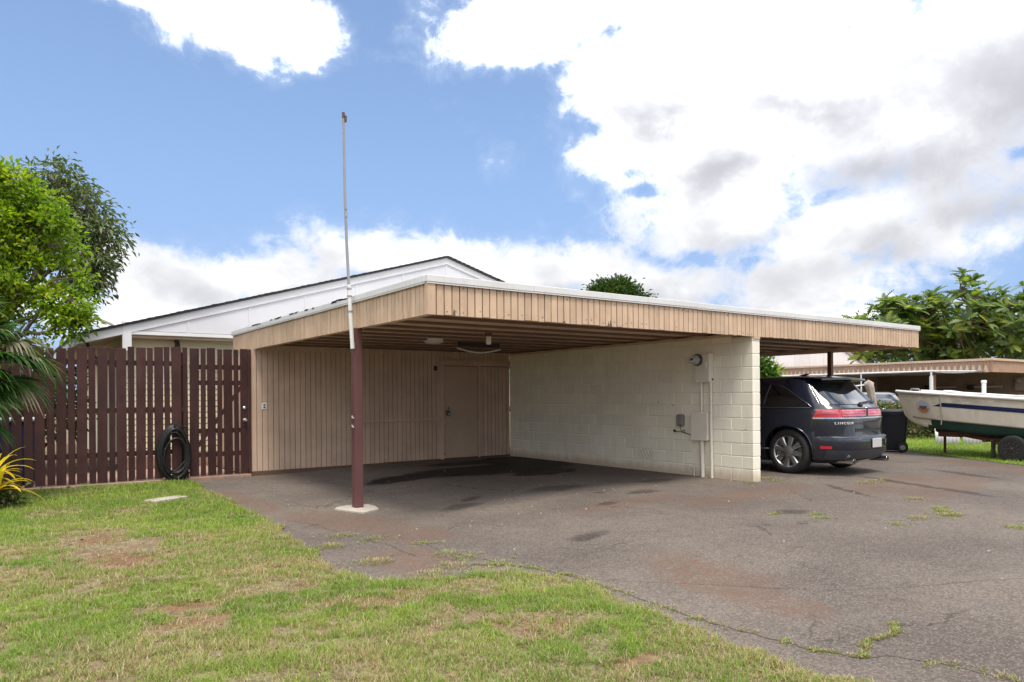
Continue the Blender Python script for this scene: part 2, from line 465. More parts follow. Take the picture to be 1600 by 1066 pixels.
def asphaltmat():
    m, N, p, o = material('asphalt')
    geo = N.new('ShaderNodeNewGeometry'); pos = geo.outputs['Position']
    agg = N.new('ShaderNodeTexVoronoi', None, Scale=85.0); N.link(pos, agg.inputs['Vector'])
    aggc = N.sep(agg.outputs['Color'])[0]
    fine = N.noise(pos, 160, 3, .7); med = N.noise(pos, 7, 6, .7); big = N.noise(pos, .55, 6, .6); str_ = N.noise(N.scale(pos, (1.6, .35, 1)), 1.4, 5, .6)
    c = N.mix(N.ramp(big, .32, .68), (.106, .086, .072, 1), (.168, .139, .114, 1))
    c = N.mix(N.math('MULTIPLY', N.ramp(str_, .45, .75), .5), c, (.145, .112, .09, 1))
    c = N.mix(N.math('MULTIPLY', N.ramp(med, .45, .75), .5), c, (.088, .076, .071, 1))
    # stones of the worn surface: pale, dark and rusty grains
    c = N.mix(N.math('MULTIPLY', N.ramp(aggc, .55, 1.0), .25), c, (.36, .325, .29, 1))
    c = N.mix(N.math('MULTIPLY', N.ramp(aggc, .42, .1), .34), c, (.035, .031, .029, 1))
    # red dirt washed on the surface
    red = posmask(N, 0, 0, [(-5.0,-9.75,.42,.95,-.35),(-5.15,-10.4,.3,.6,-.2),(-1.2,-7.4,1.9,.45,.1),(1.5,-8.0,2.0,.45,.2),(-3.0,-6.9,1.2,.35,.1),(-6.3,-5.3,.6,1.3,.2),(-6.0,-6.6,.5,.6,.1),(2.0,-8.6,2.4,.5,.25),(-6.6,-7.7,.5,.7,0),(-6.8,-3.0,.35,1.6,0),(5.0,-8.6,.5,2.6,-.5)], .16, 2.2)
    rn = N.noise(pos, 16, 5, .75)
    c = N.mix(N.math('MULTIPLY', N.math('MULTIPLY', N.ramp(red, -.10, .45), N.ramp(N.math('ADD', N.math('MULTIPLY', rn, .55), N.math('MULTIPLY', fine, .45)), .42, .56)), .78), c, (.15, .088, .06, 1))
    # oil and tar inside the bay, drips, wet patches behind the car
    oil = posmask(N, 0, 0, [(-2.0,-2.3,1.9,.8,.05),(-.6,-1.3,.9,1.1,0),(-3.7,-2.4,1.1,.4,.1),(-1.6,-3.3,.8,.4,.2),(-1.5,-.9,1.2,.35,0)], .15, 2.4)
    c = N.mix(N.math('MULTIPLY', N.ramp(oil, -.15, .22), .97), c, (.010, .009, .009, 1))
    drip = posmask(N, 0, 0, [(-4.7,-5.5,.32,.2,.2),(-4.3,-5.1,.25,.14,.4),(-2.87,-5.2,.55,.28,.1),(-4.72,-8.0,.3,.16,.3),(-2.1,-8.62,.3,.15,-.3),(1.65,-8.15,1.25,.13,1.17),(1.25,-9.1,.6,.12,1.2),(3.7,-8.1,.9,.14,1.1),(.2,-8.0,.8,.08,1.0),(-2.2,-6.3,.35,.15,.1),(-3.3,-6.8,.2,.1,0),(-1.0,-5.5,.5,.2,.1),(-2.7,-6.0,.12,.08,0)],   .11, 2.6)
    c = N.mix(N.math('MULTIPLY', N.math('MULTIPLY', N.ramp(drip, -.2, .5), N.ramp(rn, .25, .6, .45, 1.0)), .66), c, (.022, .019, .018, 1))
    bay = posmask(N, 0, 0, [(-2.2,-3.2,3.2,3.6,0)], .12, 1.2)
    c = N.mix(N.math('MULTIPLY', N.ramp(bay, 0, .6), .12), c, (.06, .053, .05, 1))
    # hairline cracks
    vc = N.new('ShaderNodeTexVoronoi', dict(feature='DISTANCE_TO_EDGE'), Scale=.55)
    wv = N.new('ShaderNodeTexNoise', None, Scale=2.5, Detail=6.0, Roughness=.65); N.link(pos, wv.inputs['Vector'])
    N.link(N.vmath('ADD', pos, N.vmath('MULTIPLY', N.vmath('SUBTRACT', wv.outputs['Color'], (.5, .5, .5)), (.7, .7, 0))), vc.inputs['Vector'])
    ck = N.math('MULTIPLY', N.ramp(vc.outputs['Distance'], .009, .002), N.ramp(N.noise(pos, .7, 3, .5), .5, .6))
    c = N.mix(N.math('MULTIPLY', ck, .6), c, (.03, .026, .023, 1))
    N.link(c, p.inputs['Base Color'])
    N.link(N.math('SUBTRACT', .92, N.math('MULTIPLY', N.ramp(oil, -.2, .5), .32)), p.inputs['Roughness'])
    p.inputs['Specular IOR Level'].default_value = .25
    h = N.math('ADD', N.math('MULTIPLY', agg.outputs['Distance'], 1.0), N.math('MULTIPLY', N.ramp(ck, 0, 1), -.6))
    bump(N, p, h, .5, .008)
    return m
M_ASPH = asphaltmat()

def spaced(a, b, st): return list(np.arange(a, b + st * .5, st))
sheet('ground', [-300,-120,-60,-35] + spaced(-20, 28, 1.0) + [40, 70, 140, 300], [-300,-120,-60,-40] + spaced(-24, 30, 1.0) + [45, 80, 150, 300], -.035, M_SOIL)
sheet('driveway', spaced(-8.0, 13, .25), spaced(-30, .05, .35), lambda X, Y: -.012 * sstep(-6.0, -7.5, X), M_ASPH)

# lawn edge along the asphalt, (y, x)
EDGE = np.array([(2, -6.95), (-.3, -6.96), (-2.0, -6.97), (-4.0, -6.98), (-5.6, -7.08), (-6.95, -7.22), (-7.7, -7.30), (-8.1, -7.18), (-8.40, -6.95), (-8.58, -6.6), (-8.62, -6.2), (-8.95, -5.95), (-9.67, -5.96), (-10.4, -6.09), (-10.9, -6.12), (-11.31, -6.15), (-11.6, -6.1), (-14, -6.05), (-30, -6.0)])[::-1]
def lawn_edge(y):
    y = np.asarray(y, float)
    return np.interp(y, EDGE[:, 0], EDGE[:, 1]) + (fbm(y, y * 0 + 3.3, 3.2, 5) - .5) * .24 + (fbm(y, y * 0 + 8.3, 14, 6) - .5) * .08
ty = np.concatenate([np.arange(-30, -13, 1.0), np.arange(-13, -.21, .05)])
tx = np.concatenate([np.linspace(0, .75, 14)[:-1], np.linspace(.75, 1, 30)])
def lawn_warp(X, Y):
    e = lawn_edge(Y)
    return -26 + (e + 26) * X
def lawn_off(X, Y):
    d = lawn_edge(Y) - X
    return .004 + .02 * sstep(0, .25, d) + .018 * (fbm(X, Y, 2.3, 11) - .4) * sstep(0.05, .5, d)
sheet('lawn', tx, ty, lawn_off, M_SOIL, lawn_warp)

# grassy strip on the right, under the boat
def verge_edge(y): return 6.0 + (y + 8.21) * (1.79 / 2.94) + (fbm(np.asarray(y, float), np.asarray(y, float) * 0 + 1.7, 2.0, 9) - .5) * .4
sheet('verge', np.linspace(0, 1, 24), spaced(-14, 3, .15), lambda X, Y: .004 + .02 * sstep(0, .4, X - verge_edge(Y)), M_SOIL, lambda X, Y: verge_edge(Y) + (20 - verge_edge(Y)) * X ** 1.5)
# pinkish concrete yard behind the fence
M_PATIO = paint('yard concrete', (.40, .27, .21), .85, .15, 1.5, .2)
sheet('yard', spaced(-16, -6, .5), spaced(.12, 2.58, .2), .02, M_PATIO)

# ------------------------------------------------------------------ grass, blades as real geometry
def blade_object(name, P, Hh, Wd, lean, az_, Cc, mat):
    n = len(P)
    dx, dy = np.cos(az_), np.sin(az_)
    sx, sy = -dy, dx
    w = Wd / 2
    v = np.zeros((n, 5, 3))
    mid = .5
    for k, (t, ww) in enumerate(((0, 1), (0, -1), (mid, .75), (mid, -.75), (1, 0))):
        out = lean * (t ** 1.6) * Hh
        z = Hh * t * np.sqrt(np.maximum(.06, 1 - (lean * t * .82) ** 2))
        v[:, k, 0] = P[:, 0] + dx * out + sx * w * ww
        v[:, k, 1] = P[:, 1] + dy * out + sy * w * ww
        v[:, k, 2] = P[:, 2] + z
    base = (np.arange(n) * 5)[:, None]
    tri = np.concatenate([base + np.array([[0, 1, 3]]), base + np.array([[0, 3, 2]]), base + np.array([[2, 3, 4]])], 1).reshape(-1)
    me = bpy.data.meshes.new(name)
    me.vertices.add(n * 5); me.vertices.foreach_set('co', v.reshape(-1))
    nt = n * 3
    me.loops.add(nt * 3); me.loops.foreach_set('vertex_index', tri.astype(np.int32))
    me.polygons.add(nt); me.polygons.foreach_set('loop_start', (np.arange(nt) * 3).astype(np.int32))
    try: me.polygons.foreach_set('loop_total', np.full(nt, 3, np.int32))
    except Exception: pass
    ca = me.color_attributes.new('Col', 'FLOAT_COLOR', 'POINT')
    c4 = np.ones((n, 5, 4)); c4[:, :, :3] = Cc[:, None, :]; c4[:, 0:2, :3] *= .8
    ca.data.foreach_set('color', c4.reshape(-1))
    me.materials.append(mat); me.update(calc_edges=True)
    return put(name, me, stuff=True)
M_GRASS = leafmat('grass blade', .35, .5)

G1 = np.array([.180, .285, .042]); G2 = np.array([.27, .35, .068]); G3 = np.array([.43, .36, .215]); G4 = np.array([.12, .175, .05]); G5 = np.array([.34, .25, .15])
def grass_cols(x, y, n, dry):
    a = fbm(x, y, 1.3, 21); b = rng.random(n); c = fbm(x, y, 6, 22)
    t = np.clip((a - .35) * 3 + (b - .5) * .9, 0, 1)[:, None]
    col = G1 * (1 - t) + G2 * t
    k = np.clip((c - .5) * 3 + (b[::-1] - .5), 0, 1)[:, None] * .55
    col = col * (1 - k) + G4 * k
    d = (rng.random(n) < dry)[:, None]
    st = np.where((rng.random(n) < .35)[:, None], G5, G3)
    col = np.where(d, st * (.75 + .5 * rng.random(n))[:, None], col * (.8 + .4 * rng.random(n))[:, None])
    return col
BARE = [(-8.9,-5.4,.35,.9,.95),(-7.9,-8.0,.35,.25,.9),(-7.3,-9.5,.45,.2,.8),(-8.8,-4.85,.32,.55,1),(-8.68,-5.9,.55,.75,1),(-8.95,-7.2,.26,.2,1),(-8.45,-8.1,.45,.17,1),(-8.55,-8.5,.4,.2,.9),(-7.5,-8.75,.6,.22,.8),(-6.83,-10.0,.34,.18,1),(-7.05,-9.78,.25,.12,.9),(-9.55,-5.2,.4,.5,.6),(-9.6,-6.3,.35,.4,.6),(-6.9,-10.75,.28,.14,.9),(-7.0,-7.75,.5,.5,.8),(-8.0,-7.3,.7,.3,.55),(-8.1,-9.3,.5,.2,.5),(-6.75,-8.9,.5,.18,.8),(-9.3,-9.6,.5,.25,.5),(-9.9,-8.2,.5,.3,.5)]
def lawn_grass():
    n = 3700000
    # sample evenly in view angle so that blades thin out with distance
    X = rng.uniform(-17, -5.6, n); Y = rng.uniform(-12.6, -.22, n)
    d = np.hypot(X - CAM.x, Y - CAM.y)
    dirx = (X - CAM.x) / d; diry = (Y - CAM.y) / d
    ang = np.degrees(np.arctan2(dirx * rgt.x + diry * rgt.y, dirx * fwd.x + diry * fwd.y))
    keep = (((ang > -43) & (ang < 43)) | ((ang > -68) & (ang <= -43) & (rng.random(n) < .55))) & (X < lawn_edge(Y) + .01) & (d > 2.4)
    keep &= rng.random(n) < np.clip((3.4 / d) ** 1.15, 0, 1)
    X, Y, d = X[keep], Y[keep], d[keep]
    bare = np.zeros(len(X))
    wx = X + (fbm(X, Y, 3.5, 31) - .5) * .7; wy = Y + (fbm(X, Y, 3.5, 32) - .5) * .7
    for (cx, cy, rx, ry, k) in BARE:
        q = np.hypot((wx - cx) / rx, (wy - cy) / ry); bare = np.maximum(bare, k * sstep(1.25, .55, q))
    patch = fbm(X, Y, 1.1, 33)
    edge = sstep(.35, .0, lawn_edge(Y) - X)
    bare = np.maximum(bare, sstep(.55, .72, patch) * .45)
    tuft = fbm(X, Y, 9, 34)
    prob = np.clip((.25 + 1.5 * sstep(.30, .66, tuft)) * (1 - .96 * bare) * (1 - .35 * edge), 0, 1)
    k2 = rng.random(len(X)) < prob
    X, Y, d, bare, tuft, edge = X[k2], Y[k2], d[k2], bare[k2], tuft[k2], edge[k2]
    n = len(X)
    Z = gh(X, Y) + lawn_off(X, Y) - .004
    dry = np.clip(.05 + .8 * bare + .42 * sstep(.45, .7, fbm(X, Y, .9, 35)) + .3 * edge - .3 * sstep(-6, -2.5, Y), 0, .92)
    hh = (.014 + .022 * rng.random(n) ** 1.5) * (.6 + .9 * tuft) * (1 + .05 * d)
    hh *= np.where(rng.random(n) < .04, 1.9, 1.0)
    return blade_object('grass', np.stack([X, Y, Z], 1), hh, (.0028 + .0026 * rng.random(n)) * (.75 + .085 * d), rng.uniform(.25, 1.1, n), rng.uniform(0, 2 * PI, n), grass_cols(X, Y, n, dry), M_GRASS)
o = lawn_grass(); tag(o, 'patchy mown lawn grass, green and straw coloured', 'grass')
print('grass triangles', len(o.data.polygons))

def tufts(name, label, spots, cat='weeds'):
    P = []; H = []; Wd = []; Le = []; Az = []; dr = []
    for (x, y, r, n, h) in spots:
        a = rng.uniform(0, 2 * PI, n); q = r * np.sqrt(rng.random(n))
        px = x + np.cos(a) * q; py = y + np.sin(a) * q * .8
        P.append(np.stack([px, py, gh(px, py) + .002], 1)); H.append(h * rng.uniform(.4, 1.2, n)); Wd.append(rng.uniform(.004, .008, n)); Le.append(rng.uniform(.5, 1.2, n)); Az.append(a + rng.normal(0, .7, n)); dr.append(np.full(n, rng.uniform(.25, .85)))
    P = np.concatenate(P); n = len(P)
    o = blade_object(name, P, np.concatenate(H), np.concatenate(Wd), np.concatenate(Le), np.concatenate(Az), grass_cols(P[:, 0], P[:, 1], n, np.concatenate(dr)), M_GRASS)
    return tag(o, label, cat)
sp = []
for (x, y, r, n) in [(-.52,-9.58,.14,160),(-.92,-9.85,.2,300),(-.7,-9.7,.12,160),(.05,-9.02,.14,90),(1.19,-7.73,.2,110),(1.6,-7.7,.2,100),(.55,-6.5,.22,130),(.35,-6.75,.12,60),(-1.39,-9.75,.16,90),(-1.22,-10.61,.16,100),(-2.23,-9.09,.1,50),(-2.05,-8.9,.08,40),(-6.23,-7.73,.2,110),(-6.19,-7.16,.12,60),(-6.5,-6.64,.16,90),(-6.72,-6.26,.16,110),(-6.98,-6.7,.2,220),(-6.9,-7.6,.2,220),(-6.75,-8.35,.25,260),(-6.45,-8.16,.2,140),(-6.4,-8.5,.22,240),(-2.0,-9.78,.1,60),(-2.4,-8.6,.08,40),(-.16,-6.63,.1,40),(-6.2,-7.95,.15,90),(-6.05,-8.3,.15,80)]:
    sp.append((x, y, r * .8, n, .035))
    for q in range(7):
        a_ = random.random() * 6.28; d_ = r * random.uniform(.6, 1.9); sp.append((x + math.cos(a_) * d_, y + math.sin(a_) * d_ * .6, .035, 14, .022))
CRACK = [(-6.25,-8.2),(-6.0,-8.45),(-5.88,-8.8),(-5.83,-9.15),(-5.86,-9.6),(-5.88,-10.0),(-5.91,-10.5),(-5.86,-10.9),(-5.84,-11.2),(-5.72,-11.42),(-5.5,-11.6),(-5.4,-12.2)]
CRACK2 = [(-5.72,-11.42),(-5.45,-11.3),(-5.2,-11.35),(-4.95,-11.2)]
CRACK3 = [(-6.3,-6.4),(-6.15,-7.0),(-6.2,-7.6),(-6.0,-8.45)]
CRACK4 = [(-5.88,-8.8),(-5.4,-8.5),(-4.9,-8.55),(-4.3,-8.2)]
CRACK5 = [(-5.83,-9.15),(-5.2,-9.9),(-4.7,-10.6),(-4.2,-11.0),(-3.3,-11.5)]
CRACK6 = [(-6.9,-4.6),(-6.65,-5.4),(-6.6,-6.2),(-6.5,-6.9),(-6.5,-7.6)]
for i in range(190):
    k = random.uniform(0, len(CRACK) - 1.01); j = int(k); t = k - j
    x = CRACK[j][0] * (1 - t) + CRACK[j + 1][0] * t; y = CRACK[j][1] * (1 - t) + CRACK[j + 1][1] * t
    if mnoise.noise(Vector((x * 3, y * 3, 0))) > -.2: sp.append((x + random.gauss(0, .03), y, random.uniform(.02, .06), random.randint(6, 24), random.uniform(.012, .028)))
for i in range(30):
    k = random.uniform(0, 2.99); j = int(k); t = k - j
    sp.append((CRACK2[j][0] * (1 - t) + CRACK2[j+1][0] * t, CRACK2[j][1] * (1 - t) + CRACK2[j+1][1] * t, .035, 22, .028))
lw = []
for i in range(340):
    x = random.uniform(-9.6, -6.2); y = random.uniform(-11.4, -6.0)
    if x > float(lawn_edge(y)) - .1: continue
    for q in range(3): lw.append((x + random.gauss(0, .05), y + random.gauss(0, .05), random.uniform(.03, .07), 34, random.uniform(.05, .085)))
sp_keep = sp
tufts('weeds', 'small weeds growing from cracks in the asphalt drive', sp)
tufts('lawn_tufts', 'longer pale green grass tufts scattered over the lawn', lw, 'grass')
# verge
n = 60000
Y = rng.uniform(-12, 1.5, n); X = verge_edge(Y) + .05 + rng.random(n) ** 1.6 * 7 - .1
tall = sstep(-.1, 1.0, X - verge_edge(Y)) * (.6 + .8 * fbm(X, Y, 1.5, 41))
o = blade_object('verge_grass', np.stack([X, Y, gh(X, Y) + .01], 1), (.04 + .07 * tall) * rng.uniform(.5, 1.3, n), rng.uniform(.006, .013, n), rng.uniform(.2, .9, n), rng.uniform(0, 6.28, n), grass_cols(X, Y, n, np.full(n, .07)) * np.array([1.0, 1.12, .8]), M_GRASS)
tag(o, 'bright green rough grass under the boat trailer', 'grass')

# cracks as thin recess-like ribbons of broken dark edge
def ribbon(name, pts, w, mat, off=.003):
    P = []
    for i in range(len(pts) - 1):
        for k in range(10):
            t = k / 10; P.append((pts[i][0] * (1 - t) + pts[i+1][0] * t, pts[i][1] * (1 - t) + pts[i+1][1] * t))
    P.append(pts[-1]); mb = MB(); vs = []
    for i, q in enumerate(P):
        a = P[max(0, i - 1)]; b = P[min(len(P) - 1, i + 1)]; t = Vector((b[0] - a[0], b[1] - a[1])).normalized(); nn = Vector((-t.y, t.x))
        j = Vector((mnoise.noise(Vector((q[0] * 9, q[1] * 9, 1))), mnoise.noise(Vector((q[0] * 9, q[1] * 9, 5))))) * .035
        ww = w * (.35 + 1.0 * abs(mnoise.noise(Vector((q[0] * 7, q[1] * 7, 9)))) + .3 * random.random())
        for s_ in (-1, 1):
            c = Vector(q) + j + nn * ww * s_
            vs.append((c.x, c.y, float(gh(c.x, c.y)) + off))
    mb.add(vs, [(2*i, 2*i+1, 2*i+3, 2*i+2) for i in range(len(P) - 1)])
    return put(name, mb.mesh(name, mat), kind='structure')
M_CRACK = plain('crack dirt', (.095, .074, .055), .95, var=.5, scale=40)
for c_, w_ in ((CRACK, .008), (CRACK2, .008), (CRACK3, .004), (CRACK4, .003), (CRACK5, .003), (CRACK6, .004)): ribbon('asphalt_crack', c_, w_, M_CRACK)

# loose grit and pale chips on the asphalt
n = 190
mb = MB()
for i in range(n):
    x = random.uniform(-6.6, 6); y = random.uniform(-11.5, -.5)
    if random.random() < .4: x = random.uniform(-6, 0); y = random.uniform(-7, -1)
    s_ = random.choice([.006, .008, .01, .014]) * random.uniform(.7, 1.3); a = random.random() * 6
    z = float(gh(x, y)); vs = [(x + math.cos(a + k * 2.1) * s_ * random.uniform(.7, 1.3), y + math.sin(a + k * 2.1) * s_, z) for k in range(3)] + [(x, y, z + s_ * .8)]
    mb.add(vs, [(0, 1, 3), (1, 2, 3), (2, 0, 3)])
o = put('grit', mb.mesh('grit', plain('pale grit', (.36, .33, .29), .8, var=.4)), stuff=True); tag(o, 'loose pale grit scattered on the asphalt', 'grit')

# flat concrete slab in the lawn, concrete pad under the post
M_CONC = paint('concrete', (.42, .38, .33), .9, .12, 4, .15, bmp=.4)
def slab_mesh(name, poly, z0, z1):
    mb = MB(); n = len(poly)
    top = [(x, y, z1) for x, y in poly]; cx = sum(p[0] for p in poly) / n; cy = sum(p[1] for p in poly) / n
    inn = [(cx + (x - cx) * .93, cy + (y - cy) * .93, z1 + .006) for x, y in poly]
    bot = [(x, y, z0) for x, y in poly]
    mb.add(bot + top + inn, [(i, (i+1) % n, n+(i+1) % n, n+i) for i in range(n)] + [(n+i, n+(i+1) % n, 2*n+(i+1) % n, 2*n+i) for i in range(n)] + [tuple(range(2*n, 3*n))])
    return mb.mesh(name, M_CONC)
tag(put('stepping_slab', slab_mesh('stepping_slab', [(-.27,-.11),(.0,-.14),(.27,-.13),(.285,.08),(.05,.12),(-.26,.125)], -.05, .018), loc=(-7.72, -2.4, float(gh(-7.72, -2.4)) + .032), rot=(0, 0, .55)), 'flat grey concrete slab lying in the lawn by the fence', 'slab')

mb = MB()
for i in range(170):     # dead leaves blown on the lawn
    x = random.uniform(-9.8, -6.3); y = random.uniform(-11.3, -.8)
    if x > float(lawn_edge(y)) - .05: continue
    a = random.random() * 6.28; l = random.uniform(.018, .04); z = float(gh(x, y)) + .03; c, s_ = math.cos(a), math.sin(a)
    t = random.uniform(-.012, .012)
    mb.add([(x - c * l, y - s_ * l, z), (x + s_ * l * .45, y - c * l * .45, z + .008 + t), (x + c * l, y + s_ * l, z + .004), (x - s_ * l * .45, y + c * l * .45, z + .008 - t)], [(0, 1, 2, 3)])
o = put('leaf_litter', mb.mesh('leaf_litter', plain('dead leaf', (.20, .13, .07), .8, var=.6, scale=30)), stuff=True); tag(o, 'scattered dead brown leaves lying on the lawn', 'leaves')
# ------------------------------------------------------------------ paints of the buildings
PEACH = (.545, .39, .265)
M_FASC = paint('peach fascia paint', PEACH, .6, .09, 3, .48, .085, grain=.6, stain=(.22, .12, .07))
M_SIDE = paint('tan wall paint', (.53, .385, .285), .6, .09, 2, .26, .06, grain=.5, stain=(.2, .13, .09))
M_DOOR = paint('tan door paint', (.49, .36, .265), .5, .06, 2, .12, .0, stain=(.2, .13, .09))
M_JOIST = paint('tan joist paint', (.66, .48, .355), .65, .10, 3, .2, .08, grain=.5, stain=(.2, .12, .08))
M_CEIL_STRIP = paint('dark brown strip', (.17, .10, .068), .65, .1, 3, .2, .06, grain=.5)  # dark colour chosen for the dark bands of the ceiling
M_BACK = plain('brown backing', (.12, .07, .045), .8)
M_BLOCK = None
M_WHITE = paint('white trim paint', (.70, .70, .70), .5, .04, 2, .12, .02, stain=(.45, .44, .42))
M_GABLE = paint('white gable board', (.64, .64, .66), .6, .03, 1.5, .06, .02, stain=(.5, .5, .5))
M_METALW = paint('white metal edge', (.64, .64, .63), .4, .05, 2, .3, .03, stain=(.40, .34, .28))
M_TAR = plain('black tar', (.02, .02, .02), .7)
M_DARKWOOD = paint('maroon brown fence paint', (.048, .0195, .0178), .55, .2, 3, .45, .22, grain=.7, bmp=.3, stain=(.085, .05, .042), spec=.25)
M_POST = paint('maroon post paint', (.115, .048, .046), .42, .08, 2, .2, .0, stain=(.05, .03, .03), chips=(.18, .09, .085))
M_BROWNPOST = paint('brown post paint', (.13, .06, .035), .5)
M_STEEL = plain('brushed steel', (.55, .54, .52), .3, 1.0)
M_BLACK = plain('black plastic', (.015, .015, .016), .45)
M_ROOFTOP = plain('grey roof coating', (.45, .45, .45), .8)

def blockmat():
    m, N, p, o = material('cream block paint')
    geo = N.new('ShaderNodeNewGeometry'); pos = geo.outputs['Position']; s = N.sep(pos)
    a = N.noise(pos, 1.1, 5, .6); pores = N.noise(pos, 55, 4, .7); st = N.noise(N.scale(pos, (6, 6, .7)), 1.3, 5, .65)
    c = N.mix(N.ramp(a, .3, .7), (.79, .745, .61, 1), (.845, .80, .675, 1))
    c = N.mix(N.math('MULTIPLY', N.ramp(st, .45, .8), .22), c, (.47, .42, .33, 1))
    c = N.mix(N.math('MULTIPLY', N.ramp(pores, .58, .8), .2), c, (.33, .29, .22, 1))
    # soil splash at the foot, with an uneven upper edge
    foot = N.math('ADD', s[2], N.math('MULTIPLY', N.noise(N.scale(pos, (3, 3, 1)), 2.2, 5, .7), -.22))
    c = N.mix(N.math('MULTIPLY', N.ramp(foot, .10, -.10), .7), c, (.45, .33, .21, 1))
    # tyre scuffs
    dy = N.math('SUBTRACT', s[1], -4.29); dz = N.math('SUBTRACT', s[2], .30)
    r = N.math('SQRT', N.math('ADD', N.math('POWER', N.math('MULTIPLY', dy, 4.2), 2), N.math('POWER', N.math('MULTIPLY', dz, 6.5), 2)))
    diag = N.math('ADD', N.math('MULTIPLY', dy, -.85), N.math('MULTIPLY', dz, .55))
    ws = N.math('SINE', N.math('ADD', N.math('MULTIPLY', diag, 95), N.math('MULTIPLY', a, 8)))
    sc_ = N.math('MULTIPLY', N.math('MULTIPLY', N.ramp(ws, .3, .9), N.ramp(r, 1.0, .5)), N.ramp(pores, .3, .55))
    c = N.mix(N.math('MULTIPLY', sc_, .55), c, (.12, .11, .10, 1))
    for (yy, zz, rr) in ((-3.35, 1.72, .012), (-4.6, 1.25, .02), (-4.95, 1.2, .02), (-6.45, .82, .014)):
        d2 = N.math('SQRT', N.math('ADD', N.math('POWER', N.math('SUBTRACT', s[1], yy), 2), N.math('POWER', N.math('SUBTRACT', s[2], zz), 2)))
        c = N.mix(N.math('MULTIPLY', N.ramp(d2, rr, rr * .5), .7), c, (.10, .08, .06, 1))
    oi = N.new('ShaderNodeObjectInfo').outputs['Random']
    hs = N.new('ShaderNodeHueSaturation', None, Value=N.math('ADD', N.math('MULTIPLY', oi, .07), .965), Color=c)
    N.link(hs.outputs[0], p.inputs['Base Color']); p.inputs['Roughness'].default_value = .65; p.inputs['Specular IOR Level'].default_value = .3
    bump(N, p, N.math('ADD', N.math('MULTIPLY', pores, 1), N.math('MULTIPLY', a, .6)), .45, .006)
    return m
M_BLOCK = blockmat()

YF = -6.61          # front face of the carport
ZB, ZT = 2.29, 2.648  # bottom and top of the fascia boards
XL, XR = -5.80, 5.415
PITCH = .1016

# ------------------------------------------------------------------ block wall between the bays
bw = thing('block_wall', 'cream painted concrete block wall dividing the two carport bays', 'wall', (.095, -3.3, 0))
mb = MB(); mb.box((.011, YF + .020, 0), (.179, -.004, 2.30)); put('mortar', mb.mesh('mortar', M_BLOCK), bw)
CH = .2032
mb = MB(); mb.cbox((0, .004, .004), (.19, .4024, .1992), .008); me_full = mb.mesh('block', M_BLOCK)
mb = MB(); mb.cbox((0, .004, .004), (.19, .1992, .1992), .008); me_half = mb.mesh('block half', M_BLOCK)
for c_ in range(11):
    y = YF + .01; z = c_ * CH - .012
    first = True
    while y < -.05:
        ln = .2032 if (first and c_ % 2) else .4064
        jx = random.uniform(-.0012, .0012)
        if y + ln > -.002:
            mb = MB(); mb.cbox((0, .004, .004), (.19, -.002 - y, .1992), .008); me = mb.mesh('block', M_BLOCK)
        else: me = me_half if ln < .3 else me_full
        put('block', me, bw, (jx, y, z)); y += ln; first = False
y = YF + .01; k = 0
while y < -.05:
    ln = min(.4064, -.004 - y); h_ = .05 if k == 0 else .094
    mb = MB(); mb.cbox((0, .004, .004), (.19, ln - .004, h_), .004); put('block', mb.mesh('block', M_BLOCK), bw, (0, y, 11 * CH - .012)); y += ln; k += 1

# ------------------------------------------------------------------ carport roof
cp = thing('carport', 'flat carport roof edged with peach vertical boards and a white metal strip', 'carport', (0, -3.0, 0))
mb = MB(); mb.cbox((-.0447, 0, 0), (.0447, .018, ZT - ZB), .003); me_fb = mb.mesh('fascia_board', M_FASC)
mb = MB(); mb.cbox((-.0447, 0, .006), (.0447, .018, ZT - ZB), .003); me_fb2 = mb.mesh('fascia_board short', M_FASC)
nb = int(round((XR - XL) / PITCH)); pf = (XR - XL) / nb
for i in range(nb):
    put('fascia_board', random.choice((me_fb, me_fb, me_fb2)), cp, (XL + (i + .5) * pf, YF + random.uniform(-.0015, .0015), ZB), (0, 0, 0))
YB = 1.45
ns = int(round((YB - YF) / PITCH)); ps = (YB - YF) / ns
for i in range(ns):
    y = YF + (i + .5) * ps
    cut = max(0.0, (y - .3) / 1.15) * .04
    if cut > .002:
        mb = MB(); mb.cbox((-.0447, 0, cut), (.0447, .018, ZT - ZB), .003); me = mb.mesh('fascia_board', M_FASC)
    else: me = me_fb
    put('fascia_board', me, cp, (XL + random.uniform(-.0015, .0015), y, ZB), (0, 0, -PI / 2))
mb = MB(); mb.box((XL + .02, YF + .0185, ZB + .012), (XR - .02, YF + .04, ZT - .002)); put('fascia_backing', mb.mesh('fascia_backing', M_BACK), cp)
mb = MB(); mb.box((XL + .0185, YF + .045, ZB + .08), (XL + .04, YB - .12, ZT - .002)); put('fascia_backing', mb.mesh('fascia_backing', M_BACK), cp)
mb = MB(); mb.box((XR - .019, YF + .045, ZB), (XR, YB, ZT - .002)); put('side_fascia', mb.mesh('side_fascia', M_FASC), cp)
# corner board and the stub of wood at the wall end
mb = MB(); mb.cbox((XL - .016, YF - .016, ZB - .004), (XL + .085, YF - .003, ZT - .002), .003); mb.cbox((XL - .016, YF - .003, ZB - .004), (XL - .003, YF + .05, ZT - .002), .003); put('corner_trim', mb.mesh('corner_trim', M_FASC), cp)
mb = MB(); mb.cbox((.012, YF - .0035, 2.255), (.178, YF + .011, 2.288), .004); put('wall_cap', mb.mesh('wall_cap', M_FASC), cp)
